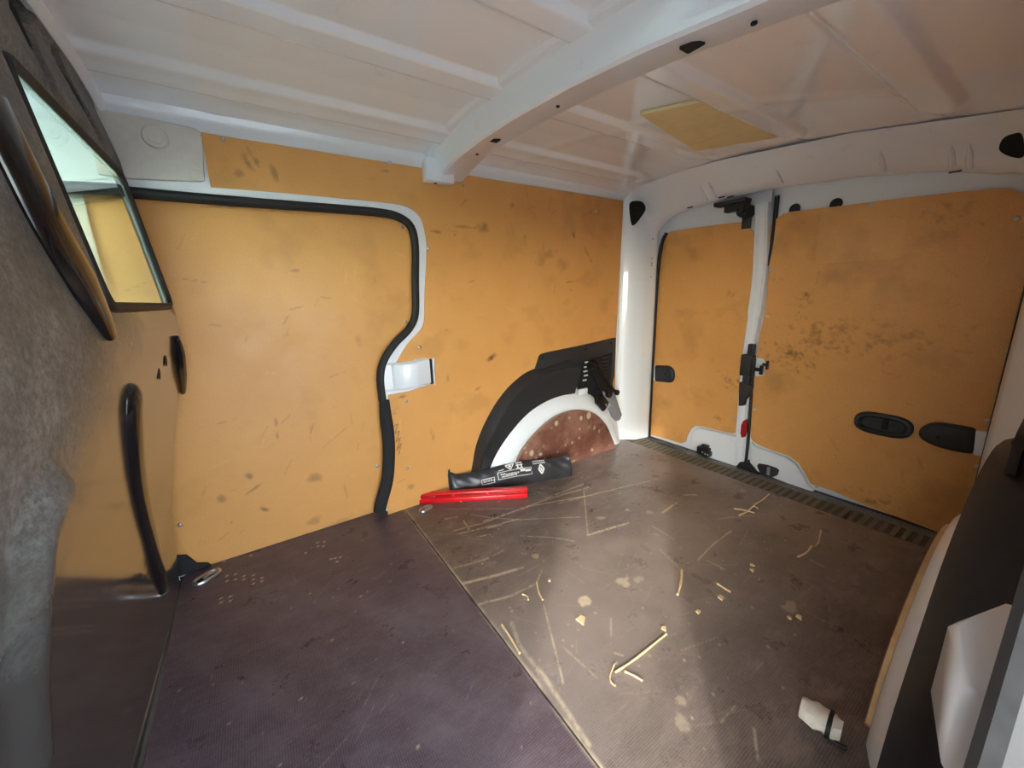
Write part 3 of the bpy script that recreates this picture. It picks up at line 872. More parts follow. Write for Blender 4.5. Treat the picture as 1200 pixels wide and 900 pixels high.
# ---- rear doors
def leaf(name, y0, y1, outline, wearfn, bump_pts):
    """white inner shell of a leaf at x = 1.63 with the orange board on it"""
    shell = [box((1.639, (y0 + y1) / 2, .53), (.012, y1 - y0, 1.10))]
    d = obj(name, shell, M['white'], smooth=False)
    tag(d, kind='structure')
    sheet('hardboard_panel', [(outline, 0, lambda a, b: np.stack([np.full_like(a, 1.6165), a, b], 1))], (.006, 0, 0), .0045, M['board'], d, wearfn)
    # pressed foot of the shell beside the board: rounded and raised
    b2 = [(p[1], p[2]) for p in bump_pts]
    f = obj('pressed_foot', prism(b2, lambda a, b: (1.612, a, b), lambda a, b: (1.634, a, b)), M['white'], d, bevel=.006, seg=3)
    return d
LP = [(p[1], p[2]) for p in [(1.6165,1.1627,0.9253),(1.6165,1.1554,0.9503),(1.6165,1.139,0.9701),(1.6165,1.1138,0.981),(1.6165,1.0885,0.9808),(1.6165,0.9448,0.9761),(1.6165,0.8418,0.9725),(1.6165,0.816,0.9698),(1.6165,0.7928,0.9554),(1.6165,0.7689,0.9305),(1.6165,0.7545,0.8922),(1.6165,0.7521,0.8245),(1.6165,0.7498,0.6821),(1.6165,0.7535,0.5165),(1.6165,0.7548,0.3421),(1.6165,0.7507,0.1599),(1.6165,0.755,0.1323),(1.6165,0.7683,0.1246),(1.6165,0.8337,0.1215),(1.6165,0.8957,0.1204),(1.6165,0.9318,0.1147),(1.6165,0.9552,0.0917),(1.6165,0.9694,0.0538),(1.6165,0.9757,0.022),(1.6165,0.9969,0.009),(1.6165,1.0801,0.0077),(1.6165,1.1644,0.0033),(1.6165,1.1809,0.0195),(1.6165,1.1827,0.0515),(1.6165,1.1874,0.3979),(1.6165,1.1827,0.7272)]]
RP = [(p[1], p[2]) for p in [(1.6165,0.7003,0.8348),(1.6165,0.71,0.9248),(1.6165,0.7065,0.9447),(1.6165,0.6918,0.9625),(1.6165,0.6715,0.9745),(1.6165,0.6482,0.9772),(1.6165,0.5204,0.9692),(1.6165,0.3978,0.9643),(1.6165,0.2769,0.9565),(1.6165,0.195,0.9487),(1.6165,0.1671,0.9424),(1.6165,0.1447,0.9238),(1.6165,0.1278,0.8972),(1.6165,0.1146,0.7773),(1.6165,0.1006,0.6106),(1.6165,0.0886,0.364),(1.6165,0.0924,0.0527),(1.6165,0.1158,-0.0069),(1.6165,0.1494,-0.0111),(1.6165,0.3131,-0.0004),(1.6165,0.4244,0.0145),(1.6165,0.4548,0.015),(1.6165,0.4755,0.0133),(1.6165,0.495,0.0431),(1.6165,0.5207,0.078),(1.6165,0.5563,0.0966),(1.6165,0.6031,0.0984),(1.6165,0.6593,0.1054),(1.6165,0.686,0.1154),(1.6165,0.6957,0.1309),(1.6165,0.7031,0.22),(1.6165,0.7071,0.385),(1.6165,0.7055,0.5202),(1.6165,0.6951,0.65),(1.6165,0.6963,0.7435)]]
def rear_wear(cl, seed, patch=None):
    def fn(Y, Z):
        dk, lt = scuffs(Y, Z, 60, seed, .1, 1.17, 0, .98)
        dk = dk * .8
        dk = np.maximum(dk, .3 * np.clip((fbm(Y * 8 + seed, Z * 8, 75 + seed, 6) - .54) * 4, 0, 1) * .8)
        n1 = .6 * fbm(Y * 60, Z * 60, seed, 4) + .4 * fbm(Y * 130 + 3, Z * 130, seed + 5, 3)
        for c, ry, rz, s in cl:
            w = np.exp(-((Y - c[1]) / ry) ** 2 - ((Z - c[2]) / rz) ** 2)
            dk = np.maximum(dk, s * np.clip((n1 * .8 + w * .30 - .66) * 5, 0, 1) * np.clip(w * 1.6, 0, .75))
        pl = np.zeros_like(Y)
        if patch:
            (ya, za), (yb, zb) = patch
            pl = .16 * ((Y < ya) & (Y > yb) & (Z < za) & (Z > zb))
        return np.stack([dk, lt * .5, pl, np.ones_like(Y)], 1)
    return fn
CL = [((1.6165,0.7917,0.3357), .06, .07, .75), ((1.6165,0.8202,0.1797), .04, .02, .75), ((1.6165,0.7758,0.7856), .015, .02, .8), ((1.6165,0.8395,0.7001), .03, .02, .5)]
CR = [((1.6165,0.5972,0.4817), .13, .11, .85), ((1.6165,0.5148,0.5498), .2, .1, .6), ((1.6165,0.5803,0.68), .05, .05, .85), ((1.6165,0.5429,0.5776), .1, .04, .6), ((1.6165,0.3214,0.5501), .2, .1, .5),
      ((1.6165,0.6677,0.7422), .03, .03, .7), ((1.6165,0.2882,0.0206), .1, .05, .6), ((1.6165,0.4747,0.051), .01, .01, .9), ((1.6165,0.2656,0.881), .1, .08, .5), ((1.6165,0.354,0.0222), .1, .03, .5)]
pa, pb = [(1.6165,0.5592,0.9714),(1.6165,0.3465,0.7953)]
d2 = leaf('door_2', .722, 1.195, LP, rear_wear(CL, 3), [(1.612,0.9503,0.0098),(1.612,0.9458,0.0618),(1.612,0.9317,0.0951),(1.612,0.9083,0.1098),(1.612,0.838,0.1134),(1.612,0.7651,0.1151),(1.612,0.731,0.1214),(1.612,0.7313,0.0531),(1.612,0.7386,-0.0152),(1.612,0.7803,-0.0307),(1.612,0.8376,-0.0232)])
d3 = leaf('door_3', .07, .712, RP, rear_wear(CR, 9, ((pa[1], pa[2]), (pb[1], pb[2]))), [(1.612,0.6932,0.1105),(1.612,0.6753,0.094),(1.612,0.6094,0.0903),(1.612,0.5619,0.0854),(1.612,0.5291,0.0694),(1.612,0.5031,0.0344),(1.612,0.4834,0.0045),(1.612,0.461,-0.0066),(1.612,0.4698,-0.0207),(1.612,0.5536,-0.0141),(1.612,0.6296,-0.0081),(1.612,0.6851,-0.003)])
# closing flange of the left leaf: the bowed white channel between the boards
fl = [(1.605,0.7409,1.0222),(1.605,0.7307,0.8976),(1.605,0.7239,0.7758),(1.605,0.7259,0.6503),(1.605,0.7312,0.5192),(1.605,0.7332,0.3476),(1.605,0.7288,0.1683),(1.605,0.7223,-0.0033)]
fl_s = spline(fl, 6)
rows = []
for off, dx in ((.027, .030), (.0265, .004), (.024, .0), (.020, .0), (.012, .008), (-.008, .008), (-.015, .0), (-.019, .0), (-.021, .004), (-.0215, .030)):
    rows.append([(p[0] + dx, p[1] + off * (1.0 if p[2] > .62 else .85), p[2]) for p in fl_s])
obj('closing_flange', loft(rows), M['white'], d2, angle=45)
obj('gap_seal', tube(spline([(1.622, .7, 1.04), (1.622, .698, .9), (1.624, .700, .8)], 4), .008, 8), M['rubber'], d3)
obj('gap_seal', tube(spline([(1.612,0.7113,0.3849),(1.612,0.7072,0.2808),(1.612,0.7029,0.1739),(1.612,0.7003,0.0823),(1.612,0.7016,-0.0054)], 4), .006, 8), M['rubber'], d3)
obj('seal_foot', prism([(p[1], p[2]) for p in [(1.605,0.7347,-0.0196),(1.605,0.7238,0.0116),(1.605,0.6918,0.0306),(1.605,0.6632,0.0072),(1.605,0.6413,-0.018),(1.605,0.6732,-0.023)]], lambda a, b: (1.602, a, b), lambda a, b: (1.63, a, b)), M['rubber'], d3, bevel=.003)
for p in [(1.6165,1.096,0.9677),(1.6165,0.7644,0.8566),(1.6165,0.7477,0.6918),(1.6165,0.7609,0.1946),(1.6165,1.1731,0.2391),(1.6165,1.1715,0.0361),(1.6165,1.1654,0.7501)]: screw(p, (-1, 0, 0), d2, .005)
for p in [(1.6165,0.6893,0.7858),(1.6165,0.4356,0.96),(1.6165,0.1463,0.8694),(1.6165,0.6855,0.6153),(1.6165,0.693,0.2475),(1.6165,0.4569,0.0108),(1.6165,0.1069,0.5402),(1.6165,0.1112,0.351),(1.6165,0.1084,0.2171)]: screw(p, (-1, 0, 0), d3, .006)
# upper latch of the left leaf
def up_latch():
    q = [(1.59,0.8978,1.0489),(1.59,0.7793,1.0372),(1.59,0.7718,0.9918),(1.59,0.8213,0.9642)]
    a = Vector(q[0]); b = Vector(q[1]); c = (a + b) / 2
    L = obj('upper_latch', [box((1.585, c[1], c[2] - .002), (.05, abs(a[1] - b[1]), .014)),
                            box((1.60, c[1] - .012, c[2] - .02), (.03, .085, .026))], M['black'], d2, bevel=.003)
    obj('latch_barrel', [cyl((1.575, c[1] - .045, c[2] - .04), (1.622, c[1] - .045, c[2] - .04), .022, .026, 16), cyl((1.565, c[1] - .045, c[2] - .04), (1.58, c[1] - .045, c[2] - .04), .008, .010, 12)], M['black'], L)
    obj('latch_rod', box((1.616, c[1] - .045, c[2] - .075), (.010, .032, .05)), M['black'], L, bevel=.002)
    for k in range(4):
        t = k * math.pi / 2 + .4
        obj('latch_rib', box((1.572, c[1] - .045 + .016 * math.cos(t), c[2] - .04 + .016 * math.sin(t)), (.012, .006, .006)), M['black'], L, smooth=False)
up_latch()
# centre latch
def mid_latch():
    q = [(1.596,0.7469,0.4646),(1.596,0.7002,0.4697),(1.596,0.6981,0.3892),(1.596,0.7453,0.382)]
    a = [Vector(p) for p in q]
    cy = sum(p[1] for p in a) / 4; cz = sum(p[2] for p in a) / 4
    L = obj('centre_latch', [box((1.596, cy + .004, cz), (.03, .045, .085)), box((1.602, cy - .002, cz + .062), (.02, .024, .045))], M['black'], d2, bevel=.004)
    obj('latch_claw', [box((1.582, cy - .022, cz - .004), (.018, .014, .07)), box((1.585, cy - .036, cz - .010), (.01, .03, .014)), box((1.585, cy - .052, cz - .010), (.012, .012, .036))], M['blackmetal'], L, bevel=.002)
    obj('latch_lever', [box((1.600, cy + .004, cz - .065), (.016, .026, .05))], M['black'], L, bevel=.003)
    w = [(p[1], p[2]) for p in [(1.6,0.7481,0.3564),(1.6,0.6988,0.3474),(1.6,0.7023,0.319),(1.6,0.7184,0.2877),(1.6,0.7223,0.2619),(1.6,0.7418,0.2576)]]
    obj('latch_wedge', prism(w, lambda a_, b_: (1.586, a_, b_), lambda a_, b_: (1.61, a_, b_)), M['black'], L, bevel=.003)
    pl = [(p[1], p[2]) for p in [(1.61,0.708,0.4538),(1.61,0.6838,0.4566),(1.61,0.6731,0.4413),(1.61,0.6712,0.3947),(1.61,0.6795,0.3867),(1.61,0.7008,0.3834)]]
    s = obj('striker_plate', prism(rounded(pl, .006, 3), lambda a_, b_: (1.608, a_, b_), lambda a_, b_: (1.63, a_, b_)), M['white'], d3, bevel=.002)
    obj('striker_loop', [box((1.602, .667, .435), (.008, .020, .012)), box((1.600, .658, .435), (.012, .008, .034))], M['blackmetal'], s, bevel=.002)
mid_latch()
rl = [(p[1], p[2]) for p in [(1.6,0.7289,0.1768),(1.6,0.7225,0.1968),(1.6,0.7103,0.2072),(1.6,0.7054,0.1576),(1.6,0.7093,0.1307),(1.6,0.722,0.1232),(1.6,0.7287,0.1399)]]
obj('reflector', prism(rl, lambda a, b: (1.5985, a, b), lambda a, b: (1.61, a, b)), M['redlens'], d2, bevel=.002)
# hinge covers
def hinge(d, pts, stub, x=1.594):
    o2 = rounded([(p[1], p[2]) for p in pts], .012, 4)
    cy = sum(p[0] for p in o2) / len(o2); cz = sum(p[1] for p in o2) / len(o2)
    n = len(o2)
    rows = []
    for k, xx in ((1.0, 1.617), (1.0, x + .008), (.9, x + .002), (.75, x)):
        rows.append([(xx, cy + (a - cy) * k, cz + (b - cz) * k) for a, b in o2])
    V, F = loft(rows, closed=True)
    F.append(tuple(3 * n + i for i in range(n)))
    h = obj('hinge_cover', (V, F), M['black'], d, angle=40)
    obj('cover_dimple', [dome((x - .0005, cy, cz), (-1, 0, 0), .010, .0015), ], M['black'], h)
    obj('dimple_hole', dome((x - .002, cy, cz), (-1, 0, 0), .005, .001, 10), M['dark'], h)
    s2 = [(p[1], p[2]) for p in stub]
    obj('hinge_stub', prism(s2, lambda a, b: (x + .008, a, b), lambda a, b: (1.62, a, b)), M['white'], h, bevel=.002)
hinge(d3, [(1.594,0.2318,0.282),(1.594,0.2302,0.3012),(1.594,0.2168,0.318),(1.594,0.1974,0.3258),(1.594,0.1272,0.326),(1.594,0.1208,0.2546),(1.594,0.1533,0.2512),(1.594,0.1867,0.2533),(1.594,0.212,0.2612),(1.594,0.2265,0.2701)], [(1.6,0.1271,0.3209),(1.6,0.0935,0.3232),(1.6,0.0908,0.2508),(1.6,0.1212,0.2528)])
hinge(d2, [(1.6,1.1586,0.3672),(1.6,1.0791,0.3756),(1.6,1.0554,0.3584),(1.6,1.0488,0.3267),(1.6,1.0601,0.2961),(1.6,1.1539,0.2887)], [(1.604,1.2062,0.3648),(1.604,1.1566,0.3669),(1.604,1.1522,0.2927),(1.604,1.202,0.2889)], 1.600)
# recessed pull of the right leaf
def pull():
    c = (1.6165,0.3151,0.2856)
    cy, cz = c[1], c[2]
    def ring(sy, sz, x, n=40):
        P = []
        for k in range(n):
            t = 2 * math.pi * k / n
            ct, st = math.cos(t), math.sin(t)
            e = .62
            P.append((x, cy + sy * math.copysign(abs(ct) ** e, ct), cz + sz * math.copysign(abs(st) ** .8, st)))
        return P
    rows = [ring(.070, .036, 1.617), ring(.070, .036, 1.611), ring(.067, .033, 1.607), ring(.058, .026, 1.606), ring(.055, .023, 1.609), ring(.050, .019, 1.6155), ring(.02, .008, 1.616), ring(.001, .001, 1.616)]
    p = obj('recessed_pull', loft(rows, closed=True), M['black'], d3, angle=45)
    obj('pull_bridge', [box((1.6125, cy - .006, cz + .002), (.006, .014, .034)), ], M['dark'], p, bevel=.004)
pull()
# round plugs in the shell of the right leaf and the slotted plate at its foot
for p in [(1.628,0.6418,0.9854),(1.628,0.5251,0.9788)]:
    obj('round_plug', dome(p, (-1, 0, 0), .0175, .006, 16), M['rubber'], d3)
sp_ = [(p[1], p[2]) for p in [(1.61,0.657,0.0193),(1.61,0.652,0.0323),(1.61,0.6181,0.0373),(1.61,0.5877,0.0359),(1.61,0.5782,0.0305),(1.61,0.5816,0.0076),(1.61,0.6036,-0.012),(1.61,0.6221,-0.012),(1.61,0.6452,-0.0023)]]
k_ = obj('lock_recess', prism(sp_, lambda a, b: (1.6085, a, b), lambda a, b: (1.62, a, b)), M['black'], d3, bevel=.002)
q = (1.608,0.6117,0.0147)
obj('recess_tongue', box((1.605, q[1], q[2]), (.008, .012, .034)), M['greydark'], k_, bevel=.002)
# bottom catch of the left leaf
q = (1.6,0.8735,0.0169)
ct = obj('bottom_catch', [box((1.598, q[1], q[2]), (.03, .05, .034)), box((1.592, q[1] - .02, q[2] - .006), (.03, .03, .022)), box((1.60, q[1] - .004, q[2] + .022), (.02, .03, .016))], M['blackmetal'], d2, bevel=.003)
for dy, dz in ((-.006, .0), (-.018, -.004), (-.030, -.004)):
    obj('catch_pin', dome((1.577, q[1] + dy, q[2] + dz), (-1, 0, 0), .0035, .002, 8), M['metal'], ct)

# ---- wheel arches (far and near, mirrored)
def arch(side):
    far = side > 0
    f = (lambda p: p) if far else mir
    root = empty('wheel_arch', f((1.02, 1.2, 0)))
    if far: tag(root, 'far white wheel arch with black plastic trim and worn brown plywood half disc', 'wheel arch')
    else: tag(root, 'near white wheel arch beside the door opening, edged by pale plywood strip', 'wheel arch')
    # inner plywood half disc
    pl = [(.752, 0.0), (.765, .035)] + [(p[0], p[2]) for p in [(0.7854,1.17,0.0832),(0.8156,1.17,0.1258),(0.8718,1.17,0.1735),(0.9471,1.17,0.2151),(1.0208,1.17,0.2352),(1.1105,1.17,0.2327),(1.2065,1.17,0.1982),(1.2795,1.17,0.1323),(1.3221,1.17,0.0597),(1.3476,1.17,0.0105)]]
    top = [(a, max(b, 0)) for a, b in [(p[0], p[1]) for p in spline([(a, b, 0) for a, b in pl], 5)]]
    poly = [(top[0][0], .0005)] + [t for t in top if t[1] > .002] + [(top[-1][0], .0005)]
    mp = (lambda a, b: np.stack([a, np.full_like(a, 1.165), b], 1)) if far else (lambda a, b: np.stack([a, np.full_like(a, MIRY - 1.165), b], 1))
    def wear(X, Z):
        dk, lt = scuffs(X, Z, 22, 33, .75, 1.3, .0, .22)
        rs = np.random.RandomState(2)
        for k in range(26):
            x, z, r = rs.uniform(.75, 1.32), rs.uniform(.0, .22), rs.uniform(.003, .008)
            lt = np.maximum(lt, rs.uniform(.4, .95) * np.clip((1.3 - np.hypot(X - x, Z - z) / r + (vnoise(X * 200, Z * 200, 4) - .5)) * 2, 0, 1))
        for p, r in (((1.1699,1.165,0.1969), .012), ((0.8535,1.165,0.103), .010), ((0.9838,1.165,0.2012), .009), ((1.1237,1.165,0.1946), .008)):
            lt = np.maximum(lt, .85 * np.clip((1.2 - np.hypot(X - p[0], (Z - p[2]) * .8) / r) * 3, 0, 1))
        ds = .6 * np.clip((fbm(X * 14, Z * 14, 88, 5) - .42) * 4, 0, 1)
        return np.stack([dk * .5, lt, ds, np.ones_like(X)], 1)
    sheet('plywood_disc', [(poly, 0, mp)], (0, .012 * side, 0), .004, M['arch_ply'], root, wear)
    # pale raw edge of the disc
    edge0 = [f((a, 1.1665, b)) for a, b in top if b > .001]
    edge1 = [f((a, 1.1765, b)) for a, b in top if b > .001]
    e2 = [f((a + (a - 1.05) * .004, 1.1765, b + .0012)) for a, b in top if b > .001]
    e3 = [f((a + (a - 1.05) * .004, 1.1665, b + .0012)) for a, b in top if b > .001]
    if not far:
        obj('disc_edge', loft([edge0, edge1, e2, e3, edge0]), M['wood'], root)
    # white steel arch: from the disc outwards to the black trim and back to the wall
    inn = spline([(x, 0, z) for x, z in [(.655, 0.0), (.672, .05)] + [(p[0], p[2]) for p in [(0.6926,1.2,0.0982),(0.7275,1.2,0.1457),(0.7856,1.2,0.2027),(0.8663,1.2,0.2587),(0.9544,1.2,0.2908),(1.0377,1.2,0.302),(1.1306,1.2,0.2976),(1.2248,1.2,0.2659),(1.327,1.2,0.1943)]] + [(1.36, .20), (1.405, .10), (1.43, 0.0)]], 5)
    ng = len(inn)
    disc = [Vector((a, 0, b)) for a, b in top]
    def at(path, t):
        k = t * (len(path) - 1); i = min(int(k), len(path) - 2); return path[i].lerp(path[i + 1], k - i)
    T = np.linspace(0, 1, 60)
    rows = []
    for wgt, y in ((-.06, 1.185), (0, 1.1785), (.10, 1.174), (.35, 1.177), (.7, 1.190), (.92, 1.203), (1.05, 1.212), (1.25, 1.243)):
        rows.append([f((*( lambda v: (v[0], y, max(v[2], 0.0005)))(at(disc, t).lerp(at(inn, t), wgt)),)) for t in T])
    obj('steel_arch', loft(rows), M['white'], root, angle=50)
    # black plastic trim
    outp = [(.598, 0.0)] + [(p[0], p[2]) for p in [(0.6227,1.235,0.0909),(0.6419,1.235,0.1632),(0.6799,1.235,0.2376),(0.7333,1.235,0.3096),(0.7951,1.235,0.3679),(0.8706,1.235,0.4122),(0.9311,1.235,0.4287),(0.9449,1.235,0.4589),(0.9542,1.235,0.4842),(0.9899,1.235,0.4892),(1.182,1.235,0.4992),(1.4035,1.235,0.5157)]]
    inp_ = [(.650, 0.0), (.668, .05)] + [(p[0], p[2]) for p in [(0.6926,1.2,0.0982),(0.7275,1.2,0.1457),(0.7856,1.2,0.2027),(0.8663,1.2,0.2587),(0.9544,1.2,0.2908),(1.0377,1.2,0.302),(1.0908,1.2,0.3005),(1.1206,1.2,0.2993)]]
    lip = [(.612, 0.0)] + [(p[0], p[2]) for p in [(0.6368,1.205,0.1049),(0.6665,1.205,0.17),(0.7158,1.205,0.2447),(0.7693,1.205,0.313),(0.8437,1.205,0.3656),(0.9381,1.205,0.4038),(1.0566,1.205,0.4165),(1.1544,1.205,0.4114)]]
    o3 = [Vector((a, 1.236, b)) for a, b in outp[:8]]
    o3 = spline(o3, 5)
    l3 = spline([Vector((a, 1.203, b)) for a, b in lip], 5); i3 = spline([Vector((a, 1.200, b)) for a, b in inp_], 5)
    # sample the three curves over the same parameter
    ts = np.linspace(0, 1, 44)
    ro = [at(o3 + [Vector((1.10, 1.236, .455))], t) for t in ts]; rl_ = [at(l3, t) for t in ts]; ri = [at(i3, t) for t in ts]
    rows = [[p + Vector((0, .008 if far else .04, 0)) for p in ro], ro, [a.lerp(b, .55) + Vector((0, -.006, 0)) for a, b in zip(ro, rl_)], [a.lerp(b, .90) + Vector((0, -.010 if far else -.001, 0)) for a, b in zip(ro, rl_)], [p + Vector((0, -.009 if far else 0.0, 0)) for p in rl_], [a.lerp(b, .25) + Vector((0, .003, 0)) for a, b in zip(rl_, ri)], ri, [p + Vector((0, .02, 0)) for p in ri]]
    rows = [[f(tuple((p[0], p[1], max(p[2], 0.0)))) for p in r] for r in rows]
    tr = obj('arch_trim', loft(rows), M['black'], root, angle=45)
    # flat upper plate of the trim running to the pillar
    up = [outp[7], outp[8], outp[9], outp[10], outp[11], outp[12]] + [(p[0], p[2]) for p in [(1.4015,1.235,0.3342),(1.386,1.235,0.2735)]] + [(1.12, .32), (1.08, .40), (1.0, .42)]
    obj('trim_plate', prism(rounded(up, [.003, .005, .012, 0, 0, .004, 0, .004, 0, 0, 0], 3), lambda a, b: f((a, 1.2285, b)), lambda a, b: f((a, 1.2395, b))), M['black'], tr, bevel=.0015)
    for p in [(0.9662,1.228,0.4713),(1.2064,1.228,0.4823),(1.3699,1.228,0.4937)]:
        obj('trim_clip', dome(f((p[0], 1.2285, p[2])), (0, -side, 0), .006, .002, 10), M['dark'], tr)
    obj('trim_clip', dome(f((.715, 1.199, .098)), (0, -side, 0), .006, .002, 10), M['dark'], tr)
    # pocket and vents behind the jack
    pk = [(p[0], p[2]) for p in [(1.1949,1.226,0.4265),(1.3753,1.226,0.4453),(1.3692,1.226,0.2987),(1.2853,1.226,0.2295),(1.1551,1.226,0.2885)]]
    obj('trim_pocket', prism(pk, lambda a, b: f((a, 1.222, b)), lambda a, b: f((a, 1.2285, b))), M['dark'], tr, bevel=.001)
    if far:
        for k, (u, v) in enumerate([(687.5,424.5),(686.5,430),(686,435),(686.5,440),(685,445.5)]):
            q = DASH[k]
            obj('vent_slot', box((q[0], 1.2205, q[2]), (.022, .004, .0065)), M['print'], tr, smooth=False)
        for k in range(6):
            obj('vent_rib', box((1.325 - .002 * k, 1.2205, .430 - .017 * k), (.045, .005, .006)), M['black'], tr, smooth=False)
    # bolted lug where arch meets trim
    obj('arch_lug', box(f((1.16, 1.194, .302)), (.05, .012, .026)), M['white'], root, bevel=.003)
    return root
DASH = [(1.2083,1.221,0.4236),(1.2034,1.221,0.403),(1.2011,1.221,0.3839),(1.204,1.221,0.3641),(1.1965,1.221,0.3437)]
arch(1)
arch(-1)

# ---- bulkhead (front partition)
PZ = [-.1, .1, .22, .39, .55, .64, .75, .9, 1.0, 1.08, 1.13, 1.2, 1.3]
PXs = [-.272, -.25, -.24, -.205, -.165, -.146, -.148, -.165, -.178, -.192, -.205, -.23, -.26]
def bulk_x(z):
    z = np.asarray(z, float)
    return (np.interp(z - .03, PZ, PXs) + np.interp(z, PZ, PXs) + np.interp(z + .03, PZ, PXs)) / 3
WY0, WY1, WZ0, WZ1 = .712, 1.196, .722, 1.000
RIBA = [(p[1], p[2]) for p in [(-0.1521,0.7306,0.6111),(-0.1577,0.7153,0.5847),(-0.1777,0.758,0.4994),(-0.2078,0.8592,0.3765),(-0.2362,0.9683,0.2388),(-0.248,1.0193,0.1248)]]
RIBC = [(p[1], p[2]) for p in [(-0.2141,0.4358,0.3465),(-0.1934,0.4209,0.4362),(-0.1782,0.4131,0.4975),(-0.1655,0.4169,0.5484),(-0.1618,0.4368,0.5659),(-0.1608,0.4557,0.5704)]]
RIBE = [(p[1], p[2]) for p in [(-0.1463,1.118,0.6555),(-0.1556,1.1575,0.5946),(-0.1756,1.2579,0.5076)]] 
FOLD = [(p[1], p[2]) for p in [(-0.165,0.5544,0.8996),(-0.1594,0.5627,0.8507),(-0.152,0.5807,0.7847),(-0.147,0.6541,0.6905)]]
SLOT1 = [(p[1], p[2]) for p in [(-0.2169,0.9338,1.1632),(-0.1946,0.8651,1.0897),(-0.1858,0.8696,1.0441)]]
SLOT2 = [(p[1], p[2]) for p in [(-0.2029,1.0196,1.1219),(-0.1933,1.0453,1.0851),(-0.186,1.08,1.0453)]]
def bulkhead():
    ys = np.concatenate([np.arange(-.04, WY0 - .001, .0075), np.linspace(WY0, WY1, 60), np.arange(WY1 + .006, 1.306, .006)])
    zs = np.concatenate([np.arange(0, WZ0 - .001, .0075), np.linspace(WZ0, WZ1, 36), np.arange(WZ1 + .0075, 1.25, .0075)])
    Y, Z = np.meshgrid(ys, zs, indexing='ij')
    X = bulk_x(Z)
    def path(P):
        d = np.full_like(Y, 9.0)
        for p, q in zip(P[:-1], P[1:]): d = np.minimum(d, segd(Y, Z, p, q)[0])
        return d
    sm = lambda v: np.clip(v, 0, 1) ** 2 * (3 - 2 * np.clip(v, 0, 1))
    X = X + .016 * sm(1 - path(RIBC) / .034)
    X = X - .030 * sm((.026 - path(SLOT1)) / .014)
    X = X - .030 * sm((.022 - path(SLOT2)) / .012)
    # edge rolls away towards the door opening, upper rim turns under the roof
    X = X - .03 * np.clip((Y - 1.205) / .04, 0, 1) ** 2
    X = X + .012 * np.clip((Z - 1.10) / .05, 0, 1) ** 2
    # frame round the window is pressed back a little
    ddy = np.maximum(np.maximum(WY0 - Y, Y - WY1), 0); ddz = np.maximum(np.maximum(WZ0 - Z, Z - WZ1), 0)
    X = X - .006 * sm((.022 - np.hypot(ddy, ddz)) / .01)
    n = len(zs)
    V = np.stack([X, Y, Z], -1).reshape(-1, 3)
    F = []
    for i in range(len(ys) - 1):
        for j in range(n - 1):
            cy, cz = (ys[i] + ys[i + 1]) / 2, (zs[j] + zs[j + 1]) / 2
            if WY0 < cy < WY1 and WZ0 < cz < WZ1: continue
            F.append((i * n + j, (i + 1) * n + j, (i + 1) * n + j + 1, i * n + j + 1))
    o = obj('wall_front', (V, F), M['bulk'], recalc=False, angle=70)
    tag(o, kind='structure')
    def along(P, off, n=6):
        return [(float(bulk_x(b)) + off, a, b) for a, b in [(q[0], q[1]) for q in spline([(a, b, 0) for a, b in P], n)]]
    gl = M['gloss']
    pa_ = along(RIBA, .002); m_ = len(pa_)
    obj('groove_shade', tube(pa_, [.012 + .008 * min(1, k / 3, (m_ - 1 - k) / 3) for k in range(m_)], 14, up=(1, 0, 0), flat=.5), gl, o)  # shade of the recessed groove put in as a raised black strip
    pa_ = along(FOLD, .003); m_ = len(pa_)
    obj('fold_strip', tube(pa_, [.012 + .016 * min(1, (m_ - 1 - k) / 4) for k in range(m_)], 14, up=(1, 0, 0), flat=.5), gl, o)  # dark recessed fold put in as a raised black gloss strip
    pa_ = along(RIBE, .002); m_ = len(pa_)
    obj('groove_shade', tube(pa_, [.006 + .006 * min(1, k / 4, (m_ - 1 - k) / 4) for k in range(m_)], 10, up=(1, 0, 0)), gl, o)  # black bead stands in for the shaded slot at the far edge
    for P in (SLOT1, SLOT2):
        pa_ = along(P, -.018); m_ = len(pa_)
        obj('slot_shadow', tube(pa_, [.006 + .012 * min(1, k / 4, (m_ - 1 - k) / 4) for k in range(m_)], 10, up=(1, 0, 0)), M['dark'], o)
    ry = np.linspace(.3, 1.232, 24)
    obj('roof_flange', tube([(float(bulk_x(1.14)) + .010, float(y), float(roof_z(-.2, y)) - .012) for y in ry], .013, 8), M['roof'], o)
    obj('corner_flap', prism([(-.275, 0.001), (-.20, 0.001), (-.205, .012), (-.228, .022), (-.245, .055), (-.285, .07)], lambda a, b: (a, 1.272, b), lambda a, b: (a, 1.281, b)), M['fabric'], o, bevel=.002)
    for p in [(-0.1505,0.9845,0.6189),(-0.1537,0.9191,0.6039)]:
        obj('hole', dome((p[0] + .0005, p[1], p[2]), (1, 0, -.1), .011, .001, 12), M['dark'], o)
    return o
bk = bulkhead()
win = empty('window_1', (-.17, .954, WZ0))
tag(win, kind='structure')
wc = rounded([(WY0, WZ0), (WY1, WZ0), (WY1, WZ1), (WY0, WZ1)], .03, 6)
wx = lambda z: float(bulk_x(z)) - .006
obj('pane', prism(rounded([(WY0 - .006, WZ0 - .006), (WY1 + .006, WZ0 - .006), (WY1 + .006, WZ1 + .006), (WY0 - .006, WZ1 + .006)], .02), lambda a, b: (-.150 - .12 * (b - .75) - .008, a, b), lambda a, b: (-.150 - .12 * (b - .75) - .012, a, b)), M['pane'], win, smooth=False)
obj('window_seal', tube([(-.150 - .12 * (b - .75) - .006, a, b) for a, b in wc], .0075, 8, closed=True), M['rubber'], win)

